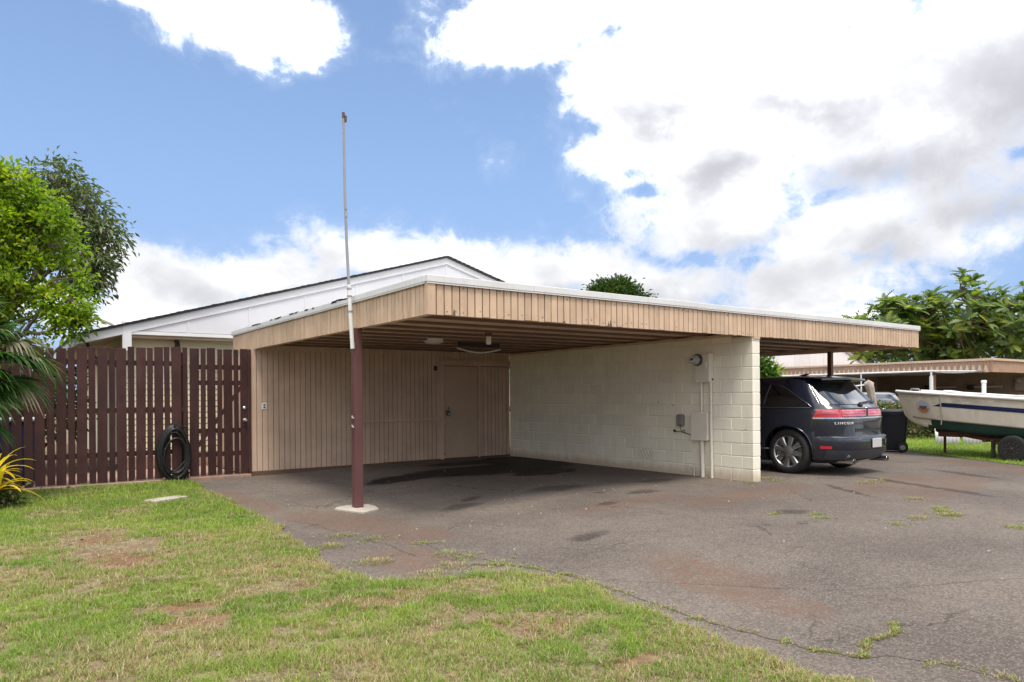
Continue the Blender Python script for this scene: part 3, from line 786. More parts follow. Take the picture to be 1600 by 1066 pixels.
# metal edge in lengths, not quite straight
def edge_len(a, b, side):
    mb = MB(); dz = random.uniform(-.004, .005); z0, z1 = ZT + .0 + dz, ZT + .078 + dz; t = .028 + random.uniform(0, .006)
    if side == 'f': mb.cbox((a, YF - t, z0), (b, YF + .03, z1), .005); mb.cbox((a, YF - t + .006, z0 - .018), (b, YF - t + .010, z0 + .001), .0012)
    else: mb.cbox((XL - t, a, z0), (XL + .03, b, z1), .005); mb.cbox((XL - t + .006, a, z0 - .018), (XL - t + .010, b, z0 + .001), .0012)
    return put('metal_edge', mb.mesh('metal_edge', M_METALW), cp)
cuts = [XL - .03, -4.35, -1.35, 1.75, 3.6, XR + .02]
for a, b in zip(cuts, cuts[1:]): edge_len(a, b - .003, 'f')
cuts = [YF + .032, -4.2, -2.35, -.9, YB + .02]
for a, b in zip(cuts, cuts[1:]): edge_len(a, b - .003, 's')
for i in range(26):   # tar showing where the side edge has peeled
    y = random.choice([random.uniform(-4.6, -4.0), random.uniform(-3.3, -1.2), random.uniform(-.8, .2)]); l = random.uniform(.03, .22)
    mb = MB(); z = ZT + random.uniform(.055, .07); n = 6
    top = [(XL - .0345, y + l * k / n, z + .012 + random.uniform(0, .008)) for k in range(n + 1)]; bot = [(XL - .0345, y + l * k / n, z - random.uniform(0, .006)) for k in range(n + 1)]
    vs = top + bot + [(XL + .02, p[1], p[2]) for p in top]
    mb.add(vs, [(k, k+1, n+2+k, n+1+k) for k in range(n)] + [(k, k+1, 2*n+3+k, 2*n+2+k) for k in range(n)])
    put('tar_flap', mb.mesh('tar_flap', M_TAR), cp)
# holes and broken bits at the foot of the front boards
for x, w_, h_ in ((-5.47, .035, .10), (-3.86, .06, .035), (-3.06, .045, .11), (-3.10, .03, .07), (4.72, .035, .07)):
    mb = MB(); n = 6
    pts = [(x - w_/2 + w_ * k / n, ZB - .004) for k in range(n + 1)] + [(x + w_/2 * (1 - 2 * k / n), ZB + h_ * (1 - abs(1 - 2 * k / n) ** 1.6) * random.uniform(.6, 1)) for k in range(1, n)]
    mb.add([(p[0], YF - .0035, p[1]) for p in pts] + [(p[0], YF + .004, p[1]) for p in pts], [tuple(range(len(pts)))] + [(i, (i+1) % len(pts), len(pts)+(i+1) % len(pts), len(pts)+i) for i in range(len(pts))])
    put('rotten_gap', mb.mesh('rotten_gap', M_BACK), cp)
# nail heads with rust
mb = MB()
for i in range(nb):
    for zz in (.05, .31):
        if random.random() < .35: mb.lathe((XL + (i + random.uniform(.3, .7)) * pf, YF - .0025, ZB + zz + random.uniform(-.02, .02)), (0, 1, 0), [(0, random.uniform(.003, .009)), (.003, .009)], 7)
put('nail_heads', mb.mesh('nail_heads', plain('rusty nails', (.16, .08, .05), .8)), cp, stuff=True)
# roof deck; thin dark strips sized and coloured to give the ceiling bands
mb = MB(); mb.box((XL + .045, YF + .045, 2.396), (XR - .025, YB - .01, 2.60)); put('roof_deck', mb.mesh('roof_deck', M_JOIST), cp)
mb = MB(); mb.box((XL + .035, YF + .035, 2.655), (XR - .02, YB - .005, 2.70)); put('roof_top', mb.mesh('roof_top', M_ROOFTOP), cp)
mb = MB(); mb.cbox((0, -.05, 0), (XR - XL - .075, .05, .030), .004); me_j = mb.mesh('batten', M_CEIL_STRIP)
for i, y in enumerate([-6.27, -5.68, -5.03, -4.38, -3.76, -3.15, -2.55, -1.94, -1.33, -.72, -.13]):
    put('ceiling_strip', me_j, cp, (XL + .045, y, 2.3645))
mb = MB(); mb.cbox((.0, YF + .05, 2.318), (.19, -.003, 2.362), .004); put('wall_plate', mb.mesh('wall_plate', M_JOIST), cp)
mb = MB(); mb.cbox((XL + .045, YF + .05, 2.30), (XL + .135, -.003, 2.362), .004); put('side_beam', mb.mesh('side_beam', M_JOIST), cp)
mb = MB(); mb.cbox((XR - .45, YF + .05, 2.29), (XR - .36, -.003, 2.362), .004); put('side_beam', mb.mesh('side_beam', M_JOIST), cp)
for y in (-5.1, -4.2, -3.0, -1.8):    # small braces hanging from the joists
    mb = MB(); mb.tube([(1.2 + y * .1, y, 2.36), (1.45 + y * .1, y + .12, 2.29), (1.6 + y * .1, y + .12, 2.30)], .012, 6); put('hanger_bracket', mb.mesh('hanger_bracket', M_JOIST), cp)

# ------------------------------------------------------------------ storage room behind the bay
sr = thing('storage_room', 'tan storage room wall of vertical boards with a flat door at the back of the bay', 'shed', (-3, .4, 0))
nbs = 57; pw = (5.86) / nbs; x0 = -5.86
def sboard(x, z0, z1, y=0.0):
    key = ('sb', round(z0, 2), round(z1, 2))
    if key not in CACHE:
        mb = MB(); mb.cbox((-pw/2 + .0048, 0, z0), (pw/2 - .0048, .018, z1), .0025); CACHE[key] = mb.mesh('siding_board', M_SIDE)
    return put('siding_board', CACHE[key], sr, (x, y + random.uniform(-.001, .001), 0))
CACHE = {}
for i in range(nbs):
    x = x0 + (i + .5) * pw
    if -1.86 < x < -.83: sboard(x, 2.17, 2.37)
    elif x >= -.83: sboard(x, .035, 2.05); sboard(x, 2.17, 2.37)
    else: sboard(x, .035 + float(gh(x, 0)), 2.37 if x > -5.74 else 2.284)
mb = MB(); mb.box((-5.86, .0185, -.06), (0, .05, 2.28)); put('wall_core', mb.mesh('wall_core', M_BACK), sr)
mb = MB(); mb.box((-5.86, .051, -.06), (-5.82, 2.15, 2.2)); put('side_wall', mb.mesh('side_wall', M_SIDE), sr)
mb = MB(); mb.box((-5.82, .051, 2.15), (0, 2.15, 2.19)); put('room_roof', mb.mesh('room_roof', M_ROOFTOP), sr)
mb = MB(); mb.box((.2, .0, -.01), (XR - .02, .05, 2.56)); put('bay_wall', mb.mesh('bay_wall', M_SIDE), sr)
mb = MB(); mb.box((-5.86, -.004, -.06), (-5.70, .0, .03)); mb.cbox((-5.70, -.012, -.06), (-1.86, .016, .03), .003); put('sill', mb.mesh('sill', M_BACK), sr)
mb = MB(); mb.cbox((-3.84, -.034, .870), (-1.875, -.002, .910), .004); put('chair_rail', mb.mesh('chair_rail', M_SIDE), sr)
mb = MB(); mb.cbox((-1.86, -.022, 2.065), (-.004, .017, 2.165), .004); mb.cbox((-1.87, -.034, 2.167), (.0, .017, 2.20), .004); put('door_header', mb.mesh('door_header', M_SIDE), sr)
mb = MB(); mb.cbox((-1.86, -.02, .02), (-1.765, .017, 2.064), .004); put('door_jamb', mb.mesh('door_jamb', M_SIDE), sr)
mb = MB(); mb.cbox((-.875, -.015, .02), (-.825, .017, 2.064), .004); put('door_jamb', mb.mesh('door_jamb', M_SIDE), sr)
mb = MB(); mb.cbox((-1.754, .002, .04), (-.885, .017, 2.052), .003); dr_ = put('door', mb.mesh('door', M_DOOR), sr)
mb = MB(); mb.lathe((-1.69, .002, 1.10), (0, -1, 0), [(0, .032), (.008, .032), (.012, .014), (.03, .014), (.04, .028), (.06, .030), (.07, .018)], 16); put('door_knob', smooth_angle(mb.mesh('door_knob', M_STEEL)), dr_)
mb = MB()
for zz in (.12, .80): mb.cbox((-1.772, -.024, zz), (-1.752, -.021, zz + .09), .001)
put('strike_plate', mb.mesh('strike_plate', M_STEEL), sr)
mb = MB(); mb.cbox((-.05, -.05, 2.02), (-.005, -.003, 2.20), .005); put('trim_block', mb.mesh('trim_block', M_SIDE), sr)

# fittings on the walls
mb = MB(); mb.tube([(-1.69, -.06, 1.10), (-1.70, -.075, 1.14), (-1.69, -.08, 1.165), (-1.675, -.075, 1.14), (-1.68, -.06, 1.08)], .006, 6); mb.cbox((-1.725, -.095, .97), (-1.655, -.05, 1.075), .008)
lb = tag(put('lockbox', mb.mesh('lockbox', plain('dark steel', (.05, .05, .055), .35, .7))), 'small dark lockbox hanging from the storage door knob', 'lockbox')
mb = MB(); mb.cbox((-1.715, -.099, .985), (-1.665, -.0955, 1.04), .002); put('keypad', mb.mesh('keypad', plain('grey keypad', (.25, .26, .28), .4)), lb)
mb = MB(); mb.cbox((-2.005, -.028, 1.95), (-1.935, -.0025, 2.045), .005); o = tag(put('wall_plate_box', mb.mesh('doorbell', M_BLACK)), 'small black box on the tan wall left of the storage door', 'box'); o.name = 'black_box'
mb = MB(); mb.cbox((-5.665, -.012, 1.175), (-5.575, -.0025, 1.29), .004); ol = tag(put('outlet', mb.mesh('outlet', M_WHITE)), 'white double outlet on the tan wall beside the gate', 'outlet')
for zz in (1.195, 1.24):
    mb = MB(); mb.cbox((-5.64, -.0145, zz), (-5.60, -.0121, zz + .03), .002); put('socket', mb.mesh('socket', plain('dark socket', (.07, .06, .055), .5)), ol)
mb = MB(); mb.cbox((-.09, -.05, 1.03), (-.01, -.022, 1.14), .006); tag(put('switch_box', mb.mesh('switch_box', M_SIDE)), 'small brown switch box in the corner beside the block wall', 'box')

# ceiling fittings
lamp = thing('ceiling_lamp', 'white cylinder lamp fixed under the carport joists', 'lamp', (-3.39, -4.2, 2.3))
mb = MB(); mb.lathe((-3.39, -4.2, 2.371), (0, 0, -1), [(-.025, .06), (.02, .06), (.03, .045), (.05, .045)], 18); put('lamp_base', smooth_angle(mb.mesh('lamp_base', M_BROWNPOST)), lamp)
mb = MB(); mb.lathe((-3.39, -4.2, 2.322), (0, 0, -1), [(0, .036), (.01, .042), (.10, .042), (.125, .034), (.13, .01)], 18); put('lamp_glass', smooth_angle(mb.mesh('lamp_glass', plain('milk glass', (.75, .74, .70), .25))), lamp)
mb = MB(); mb.lathe((-3.44, -2.54, 2.371), (0, 0, -1), [(-.025, .17), (.03, .17), (.055, .12), (.065, .03)], 24); tag(put('ceiling_disc', smooth_angle(mb.mesh('ceiling_disc', M_WHITE))), 'flat pale disc light near the back of the carport ceiling', 'lamp')
st = thing('sagging_strip', 'white strip sagging below the joists near the storage door', 'strip', (-2.5, -2.6, 2.2))
pts = [(-3.0 + .95 * k / 12, -2.6, 2.25 - .07 * math.sin(PI * k / 12)) for k in range(13)]
mb = MB(); mb.tube(pts, .014, 8); put('white_strip', smooth_angle(mb.mesh('white_strip', M_WHITE)), st)
mb = MB(); mb.cbox((-2.92, -2.58, 2.29), (-2.06, -2.5, 2.395), .004); put('dark_channel', mb.mesh('dark_channel', M_BLACK), st)

# electric fittings on the block wall
M_BOX = paint('cream metal box', (.70, .65, .56), .45, .04, 3, .14, .02, stain=(.45, .30, .2))
mc = thing('meter_cabinet', 'upper cream cabinet with a round glass electric meter on the block wall', 'cabinet', (-.05, -5.7, 1.8))
mb = MB(); mb.cbox((-.105, -5.84, 1.585), (-.001, -5.53, 2.065), .006); put('cabinet', mb.mesh('cabinet', M_BOX), mc)
mb = MB(); mb.cbox((-.112, -5.832, 1.60), (-.1055, -5.69, 2.05), .003); put('cabinet_door', mb.mesh('cabinet_door', M_BOX), mc)
mb = MB(); mb.lathe((-.1055, -5.60, 1.965), (-1, 0, 0), [(0, .10), (.045, .10), (.05, .096), (.052, .085)], 28); put('meter_ring', smooth_angle(mb.mesh('meter_ring', plain('worn steel', (.12, .11, .105), .4, .9))), mc)
mb = MB(); mb.lathe((-.158, -5.60, 1.965), (-1, 0, 0), [(0, .084), (.05, .082), (.085, .07), (.10, .045), (.105, .0)], 28, cap=False); put('meter_glass', smooth_angle(mb.mesh('meter_glass', plain('meter glass', (.30, .32, .33), .06, 0, .8, .5))), mc)
mb = MB(); mb.lathe((-.205, -5.60, 1.965), (-1, 0, 0), [(0, .055), (.052, .052), (.056, .03)], 20); put('meter_dial', mb.mesh('meter_dial', plain('pale dial', (.6, .6, .58), .4)), mc)
mb = MB(); mb.cbox((-.262, -5.635, 1.955), (-.2565, -5.565, 1.99), .001); put('dial_window', mb.mesh('dial_window', M_BLACK), mc)
mb = MB(); mb.cbox((-.135, -5.79, 1.83), (-.1125, -5.735, 1.92), .004); mb.cbox((-.125, -5.785, 1.80), (-.1125, -5.74, 1.828), .003); put('hasp', mb.mesh('hasp', M_BOX), mc)
mb = MB(); mb.cbox((-.05, -5.852, 1.62), (-.02, -5.8405, 1.65), .003); put('lock_hole', mb.mesh('lock_hole', M_BLACK), mc)
bp = thing('breaker_box', 'lower cream panel box between two conduits on the block wall', 'box', (-.05, -5.6, .85))
mb = MB(); mb.cbox((-.098, -5.775, .622), (-.001, -5.45, 1.088), .005); put('case', mb.mesh('case', M_BOX), bp)
mb = MB(); mb.cbox((-.112, -5.785, .615), (-.0985, -5.44, 1.095), .004); put('cover', mb.mesh('cover', M_BOX), bp)
def conduit(pts, r, label):
    mb = MB(); mb.tube(pts, r, 12); o = put('conduit', smooth_angle(mb.mesh('conduit', M_BOX), 60)); return tag(o, label, 'conduit')
conduit([(-.05, -5.625, 1.584), (-.05, -5.625, 1.089)], .021, 'short conduit joining the upper meter cabinet to the lower panel box')
conduit([(-.05, -5.63, .621), (-.052, -5.635, .3), (-.05, -5.64, -.01)], .036, 'thick conduit running from the lower panel box into the ground')
conduit([(-.045, -5.815, 1.584), (-.045, -5.815, .8), (-.045, -5.825, -.01)], .025, 'long thin conduit right of the panel box, from meter cabinet to ground')
mb = MB(); mb.tube([(-.012, -5.555, .614), (-.012, -5.555, .30), (-.012, -5.56, -.01)], .008, 6); tag(put('thin_pipe', mb.mesh('thin_pipe', plain('grey brown pipe', (.25, .2, .16), .6))), 'thin dark pipe below the panel box, left of the thick conduit', 'pipe')
mb = MB(); mb.tube([(-.03, -5.44, -.01), (-.03, -5.44, .13), (-.01, -5.46, .16)], .012, 8); mb.tube([(-.03, -5.44, .14), (-.03, -5.36, .15)], .011, 8); tag(put('capped_pipe', mb.mesh('capped_pipe', M_BOX)), 'short cream pipe stub at the foot of the block wall', 'pipe')
ph = thing('phone_box', 'small grey plastic phone box with dangling wires on the block wall', 'box', (-.05, -5.15, .95))
mb = MB(); mb.cbox((-.075, -5.225, .845), (-.001, -5.085, 1.045), .014); put('case', mb.mesh('case', plain('grey plastic', (.20, .18, .165), .5)), ph)
mb = MB(); mb.cbox((-.082, -5.215, .87), (-.0755, -5.095, 1.03), .006); put('lid', mb.mesh('lid', plain('grey plastic lid', (.22, .20, .185), .5)), ph)
mb = MB(); mb.tube([(-.04, -5.15, .846), (-.05, -5.155, .80), (-.04, -5.19, .745), (-.03, -5.23, .73), (-.04, -5.25, .77), (-.04, -5.215, .785), (-.03, -5.19, .74), (-.02, -5.27, .72), (-.02, -5.36, .70), (-.04, -5.445, .66)], .006, 6); mb.tube([(-.03, -5.19, .735), (-.035, -5.11, .75), (-.03, -5.03, .745)], .006, 6); put('wires', mb.mesh('wires', M_BLACK), ph)
mb = MB(); mb.lathe((-.04, -5.04, .748), (.1, 1, .3), [(0, .012), (.01, .022), (.045, .02), (.05, .01)], 10); put('plug', mb.mesh('plug', M_BLACK), ph)

# ------------------------------------------------------------------ posts, pad, pole
zp = float(gh(-5.8, -4.65))
tag(put('concrete_pad', slab_mesh('concrete_pad', [(-6.06,-4.51),(-6.0,-4.72),(-5.96,-4.86),(-5.89,-5.05),(-5.74,-4.95),(-5.60,-4.88),(-5.53,-4.62),(-5.54,-4.43),(-5.70,-4.36),(-5.83,-4.34),(-5.98,-4.40)], zp - .06, zp + .018)), 'pale uneven concrete pad under the maroon post', 'pad')
cpst = thing('carport_post', 'maroon square post on the concrete pad, holding the left front of the carport', 'post', (-5.78, -4.62, zp + .02))
mb = MB(); mb.cbox((-5.838, -4.678, zp + .024), (-5.722, -4.562, 2.299), .006); put('shaft', mb.mesh('shaft', M_POST), cpst)
mb = MB()
for zz in (.98, 1.10):
    mb.cbox((-5.858, -4.66, zz), (-5.8385, -4.62, zz + .018), .003); mb.cbox((-5.866, -4.655, zz + .012), (-5.852, -4.63, zz + .04), .002)
put('bolt_bracket', mb.mesh('bolt_bracket', plain('flaked white metal', (.45, .40, .38), .6)), cpst)
cp2 = thing('carport_post', 'brown square post behind the parked dark car in the right bay', 'post', (5.02, -4.95, 0))
mb = MB(); mb.cbox((4.965, -5.0, -.01), (5.055, -4.91, 2.289), .005); put('shaft', mb.mesh('shaft', M_BROWNPOST), cp2)
mb = MB(); mb.cbox((5.058, -4.985, .3), (5.085, -4.94, 2.1), .004); put('side_strip', mb.mesh('side_strip', M_JOIST), cp2)
fp = thing('pole', 'tall thin grey pole standing above the left carport edge', 'pole', (-5.9, -4.69, 2.02))
M_POLE = paint('grey pole paint', (.27, .27, .28), .45, .08, 2, .3, .0, stain=(.2, .17, .15))
mb = MB(); mb.tube([(-5.868, -4.69, 2.02), (-5.885, -4.675, 2.45), (-5.90, -4.66, 2.86)], .027, 12); put('sleeve', smooth_angle(mb.mesh('sleeve', M_METALW)), fp)
mb = MB(); mb.tube([(-5.90, -4.66, 2.861), (-5.918, -4.645, 3.4), (-5.93, -4.63, 4.0), (-5.94, -4.62, 5.06)], [.0185, .0185, .018, .0165], 10); put('mast', smooth_angle(mb.mesh('mast', M_POLE)), fp)
mb = MB(); mb.lathe((-5.94, -4.62, 5.055), (0, 0, 1), [(0, .02), (.07, .02), (.075, .012)], 10); mb.cbox((-5.93, -4.655, 5.0), (-5.905, -4.615, 5.085), .004); put('pulley', mb.mesh('pulley', plain('rusty pulley', (.10, .06, .05), .6)), fp)
mb = MB()
for zz, xx, yy in ((2.50, -5.887, -4.673), (2.70, -5.894, -4.667), (2.80, -5.897, -4.663)): mb.lathe((xx, yy, zz), (0, 0, 1), [(0, .033), (.02, .033)], 12)
mb.lathe((-5.923, -4.64, 3.75), (0, 0, 1), [(0, .021), (.05, .021)], 10); mb.lathe((-5.924, -4.64, 3.85), (0, 0, 1), [(0, .020), (.02, .020)], 10)
mb.cbox((-5.868, -4.705, 2.03), (-5.838, -4.675, 2.10), .003)
put('clamp', mb.mesh('clamp', plain('dull clamp', (.35, .34, .33), .5, .6)), fp)
# ------------------------------------------------------------------ fence, gate
fe = thing('fence', 'tall maroon brown picket fence of wide and narrow boards left of the gate', 'fence', (-9, 0, 0))
gaps = [-7.04,-7.22,-7.33,-7.49,-7.60,-7.77,-7.89,-8.06,-8.17,-8.34,-8.46,-8.63,-8.75,-8.91,-9.04,-9.20,-9.34,-9.50]
w_ = .12
while gaps[-1] > -12.4: gaps.append(gaps[-1] - w_); w_ = .285 - w_
def picket(parent, xa, xb, zb, zt, y=-.03):
    mb = MB(); t = random.uniform(-.014, .012); s_ = random.uniform(-.007, .007)
    mb.cbox((xa, y, zb), (xb, y + .022, zt + t), .003)
    mb.v = [(v[0] + s_ * (v[2] - 1), v[1] + random.uniform(-.0006, .0006), v[2]) for v in mb.v]
    return put('board', mb.mesh('board', M_DARKWOOD), parent)
for a, b in zip(gaps, gaps[1:]):
    zt = np.interp(b, [-9.5, -8.7, -7.0], [2.19, 2.225, 2.285])
    picket(fe, b + .012, a - .012, .012 + random.uniform(-.008, .008), zt)
picket(fe, -7.022, -6.945, -.01, 2.29)
for zz in (1.95, 1.15, .42):
    mb = MB(); mb.cbox((-12.4, -.006, zz), (-6.95, .034, zz + .085), .004); put('rail', mb.mesh('rail', M_DARKWOOD), fe)
for x in (-11.6, -9.27, -7.0):
    mb = MB(); mb.cbox((x - .045, .036, -.06), (x + .045, .126, 2.2), .005); put('fence_post', mb.mesh('fence_post', M_DARKWOOD), fe)
M_CURB = paint('red stained concrete', (.34, .22, .165), .9, .2, 5, .3, bmp=.5)
kb = thing('curb', 'low reddish concrete curb under the fence and gate', 'curb', (-7.5, 0, -.06))
mb = MB(); mb.cbox((-8.72, -.075, -.12), (-5.875, .06, -.004), .012); put('curb_stone', mb.mesh('curb_stone', M_CURB), kb)
for i in range(9):
    x = -8.76 - i * .36
    mb = MB(); mb.cbox((x - .345, -.10 + random.uniform(-.01, .01), -.12), (x, .07, .008 + random.uniform(-.012, .01)), .012); put('curb_block', mb.mesh('curb_block', M_CURB), kb)
ga = thing('gate', 'maroon brown board gate with steel deadbolt and knob beside the storage wall', 'gate', (-6.4, 0, 0))
for xa, xb in ((-6.918,-6.765),(-6.735,-6.652),(-6.622,-6.485),(-6.455,-6.374),(-6.344,-6.195),(-6.165,-6.085),(-6.055,-5.925)):
    picket(ga, xa, xb, .014, 2.275)
for zz in (1.90, 1.62, .76, .34):
    mb = MB(); mb.cbox((-6.91, -.006, zz), (-5.93, .03, zz + .085), .004); put('rail', mb.mesh('rail', M_DARKWOOD), ga)
mb = MB(); mb.tube([(-6.86, .02, .42), (-5.98, .02, 1.66)], .04, 4); put('diagonal_brace', mb.mesh('diagonal_brace', M_DARKWOOD), ga)
mb = MB(); mb.cbox((-5.912, -.045, -.03), (-5.866, .05, 2.28), .004); put('gate_jamb', mb.mesh('gate_jamb', M_DARKWOOD), ga)
mb = MB(); mb.lathe((-5.985, -.0305, 1.205), (0, -1, 0), [(0, .036), (.014, .034), (.02, .022), (.024, .018)], 20); put('deadbolt', smooth_angle(mb.mesh('deadbolt', M_STEEL)), ga)
mb = MB(); mb.lathe((-5.985, -.0305, .985), (0, -1, 0), [(0, .034), (.008, .032), (.014, .014), (.04, .013), (.05, .028), (.068, .031), (.08, .02)], 20); put('knob', smooth_angle(mb.mesh('knob', M_STEEL)), ga)

# ------------------------------------------------------------------ hose
hz = thing('garden_hose', 'coil of black garden hose hanging on the brown fence', 'hose', (-7.19, -.08, .4))
def loop_pts(cx, cz, a, b, y, ph, turns, seed):
    pts = []; n = int(turns * 40)
    for i in range(n + 1):
        t = ph + 2 * PI * i / 40; k = i / 40
        w = mnoise.noise(Vector((k * .9, seed, 2.2))) * .05
        q = max(0, -math.sin(t))
        pts.append((cx + math.cos(t) * (a + w) * (1 - .12 * max(0, math.sin(t))) + mnoise.noise(Vector((k * .7, seed, 7))) * .02, y + .014 * math.sin(k * 2.1 + seed) - .004 * (k % 3), cz + math.sin(t) * (b + w * .6) + mnoise.noise(Vector((k * .35, seed, 9))) * .035 * q))
    return pts
M_HOSE = plain('black rubber hose', (.007, .007, .008), .45)
mb = MB(); mb.tube(loop_pts(-7.19, .45, .245, .455, -.085, PI / 2, 8, 1.3), .0155, 8)
mb.tube(loop_pts(-7.20, .45, .235, .435, -.118, PI / 2, 8, 4.1), .0155, 8)
mb.tube(loop_pts(-7.18, .48, .215, .385, -.145, PI / 2, 4, 8.6), .0155, 8)
mb.tube(loop_pts(-7.20, .40, .19, .40, -.13, PI / 2, 3, 12.2), .0155, 8)
mb.tube(loop_pts(-7.16, .36, .20, .34, -.155, PI / 2 + .6, 2, 15.2), .0155, 8)
mb.tube([(-7.35, -.1, .18), (-7.28, -.14, .10), (-7.15, -.15, .16), (-7.06, -.14, .26), (-7.0, -.13, .33), (-6.93, -.1, .12), (-7.0, -.1, .0), (-7.15, -.12, -.02)], .0135, 8)
put('hose_coil', smooth_angle(mb.mesh('hose_coil', M_HOSE), 70), hz)
mb = MB(); mb.tube([(-7.19, -.031, .93), (-7.19, -.09, .885), (-7.19, -.16, .89), (-7.19, -.175, .93)], .014, 8); mb.cbox((-7.25, -.036, .88), (-7.13, -.0305, .96), .003)
mb.lathe((-7.04, -.13, .905), (1, 0, -.4), [(0, .018), (.04, .02), (.07, .013)], 10); put('hose_hook', mb.mesh('hose_hook', M_BLACK), hz)

# ------------------------------------------------------------------ the house behind
M_CREAM = paint('cream siding paint', (.68, .645, .46), .6, .04, 2, .12, .03)
M_SOFFIT = paint('beige soffit', (.50, .43, .33), .7, .1, 2, .2)
M_SHING = plain('dark shingles', (.045, .042, .045), .85, var=.5, scale=20)
PKX, PKZ, SL, YG = -.38, 4.90, .288, 2.2
def rake(x): return PKZ - SL * abs(x - PKX)
EXL, EXR = -8.46, 7.7
hs = thing('house', 'white gabled house with a dark shingle roof behind the carport', 'house', (-.4, 6, 0))
for k in range(-7, 7):      # gable boards between battens
    xa = PKX + k * 1.22; xb = xa + 1.22
    xa = max(xa, -7.53); xb = min(xb, 6.77)
    za, zb_ = rake(xa) - .15, rake(xb) - .15
    if za < 2.73: xa = PKX - (PKZ - .15 - 2.73) / SL if k < 0 else xa
    if zb_ < 2.73: xb = PKX + (PKZ - .15 - 2.73) / SL
    za, zb_ = max(2.73, rake(xa) - .15), max(2.73, rake(xb) - .15)
    mb = MB(); mb.prism([(xa + .004, 2.72), (xb - .004, 2.72), (xb - .004, zb_), (xa + .004, za)], 1, YG, YG + .015); put('gable_panel', mb.mesh('gable_panel', M_GABLE), hs)
    if rake(xb) - .15 > 2.8 and k < 6:
        mb = MB(); mb.cbox((xb - .022, YG - .012, 2.722), (xb + .022, YG - .001, rake(xb) - .152), .003); put('batten', mb.mesh('batten', M_GABLE), hs)
for sgn, xe in ((-1, EXL), (1, EXR)):
    z0 = rake(xe)
    mb = MB(); mb.prism([(PKX, PKZ - .155), (xe, z0 - .155), (xe, z0), (PKX, PKZ)], 1, YG - .03, YG - .002); put('rake_board', mb.mesh('rake_board', M_WHITE), hs)
    mb = MB(); mb.prism([(PKX, PKZ + .045), (xe + sgn * .06, z0 + .045 - SL * .06), (xe + sgn * .06, z0 + .003 - SL * .06), (PKX, PKZ + .003)], 1, YG - .08, YG + 11)
    rf = put('roof', mb.mesh('roof', M_SHING), hs)
    mb = MB(); mb.prism([(PKX, PKZ - .16), (xe, z0 - .16), (xe, z0 - .10), (PKX, PKZ - .10)], 1, YG + .02, YG + 10.9); put('soffit', mb.mesh('soffit', M_SOFFIT), hs)
    # shingle butts along the rake
    mb = MB(); L = math.hypot(xe - PKX, z0 - PKZ); n = int(L / .14)
    for i in range(n):
        t0, t1 = (i + .05) / n, (i + .97) / n
        xa, xb = PKX + (xe - PKX) * t0, PKX + (xe - PKX) * t1; lift = random.uniform(.006, .016)
        za, zb_ = rake(xa) + .046, rake(xb) + .046 + lift
        mb.prism([(xa, za), (xb, za - SL * abs(xb - xa)), (xb, zb_), (xa, za + .003)], 1, YG - .095 - random.uniform(0, .012), YG + .25)
    put('shingle_edge', mb.mesh('shingle_edge', M_SHING), hs, stuff=True)
    mb = MB(); mb.cbox((xe - .02, YG + .0, z0 - .17), (xe + .02, YG + 11, z0 + .0), .004); put('eave_board', mb.mesh('eave_board', M_WHITE), hs)
mb = MB(); mb.cbox((-7.66, YG - .02, 2.65), (6.9, YG + .06, 2.719), .004); put('gable_beam', mb.mesh('gable_beam', M_WHITE), hs)
mb = MB(); mb.cbox((-7.68, YG - .035, 2.33), (-7.52, YG + .07, 2.90), .005); put('corner_post', mb.mesh('corner_post', M_WHITE), hs)
mb = MB(); mb.cbox((-7.62, YG + .075, 2.60), (6.9, YG + .37, 2.66), .004); put('gable_soffit', mb.mesh('gable_soffit', M_SOFFIT), hs)
mb = MB(); mb.box((-7.55, 2.622, -.05), (6.9, 12.5, 2.72)); put('house_body', mb.mesh('house_body', M_CREAM), hs)
z = -.02; k = 0
mb = MB(); mb.add([(-7.58, 2.618, 0), (0.9, 2.618, 0), (.9, 2.598, .008), (-7.58, 2.598, .008), (-7.58, 2.612, .122), (.9, 2.612, .122), (.9, 2.6205, .122), (-7.58, 2.6205, .122)], [(3,2,1,0),(2,3,4,5),(4,7,6,5),(0,4,3),(0,7,4),(1,2,5),(1,5,6)])
me = mb.mesh('siding_course', M_CREAM)
for k in range(22): put('siding_course', me, hs, (0, 0, .02 + k * .12))
mb = MB(); mb.cbox((-7.6, 2.585, -.06), (.9, 2.6, .22), .004); put('foundation', mb.mesh('foundation', M_CURB), hs)
mb = MB(); mb.cbox((EXL + .1, 2.3, 2.50), (EXL + .2, 4.0, 2.56), .01); mb.tube([(EXL + .2, 2.5, 2.5), (EXL + .35, 2.5, 2.2), (EXL + .8, 2.5, 2.0)], .03, 8); put('gutter', mb.mesh('gutter', M_BLACK), hs)
mb = MB(); mb.cbox((-.16, -.02, -.02), (.16, .02, .02), .005); tag(put('loose_lath', mb.mesh('loose_lath', M_SOFFIT), loc=(-7.98, 2.15, rake(-7.98) + .16), rot=(0, .35, .2)), 'short piece of wood lying on the roof edge above the eave', 'wood')
fl = thing('floodlight', 'small dark floodlight under the gable of the house', 'lamp', (-6.63, 2.55, 2.5))
mb = MB(); mb.lathe((-6.63, 2.50, 2.55), (-.15, -.45, -1), [(0, .03), (.03, .05), (.16, .055), (.17, .045)], 14); put('lamp_head', smooth_angle(mb.mesh('lamp_head', plain('dark bronze', (.06, .05, .045), .4, .5))), fl)
mb = MB(); mb.lathe((-6.63, 2.60, 2.57), (0, -1, 0), [(0, .05), (.02, .05), (.03, .02), (.11, .02)], 12); put('bracket', mb.mesh('bracket', plain('dark bronze arm', (.06, .05, .045), .4, .5)), fl)
bl = thing('blue_bin', 'blue object glimpsed through the fence gaps at the far left', 'bin', (-9.4, 1.1, 0))
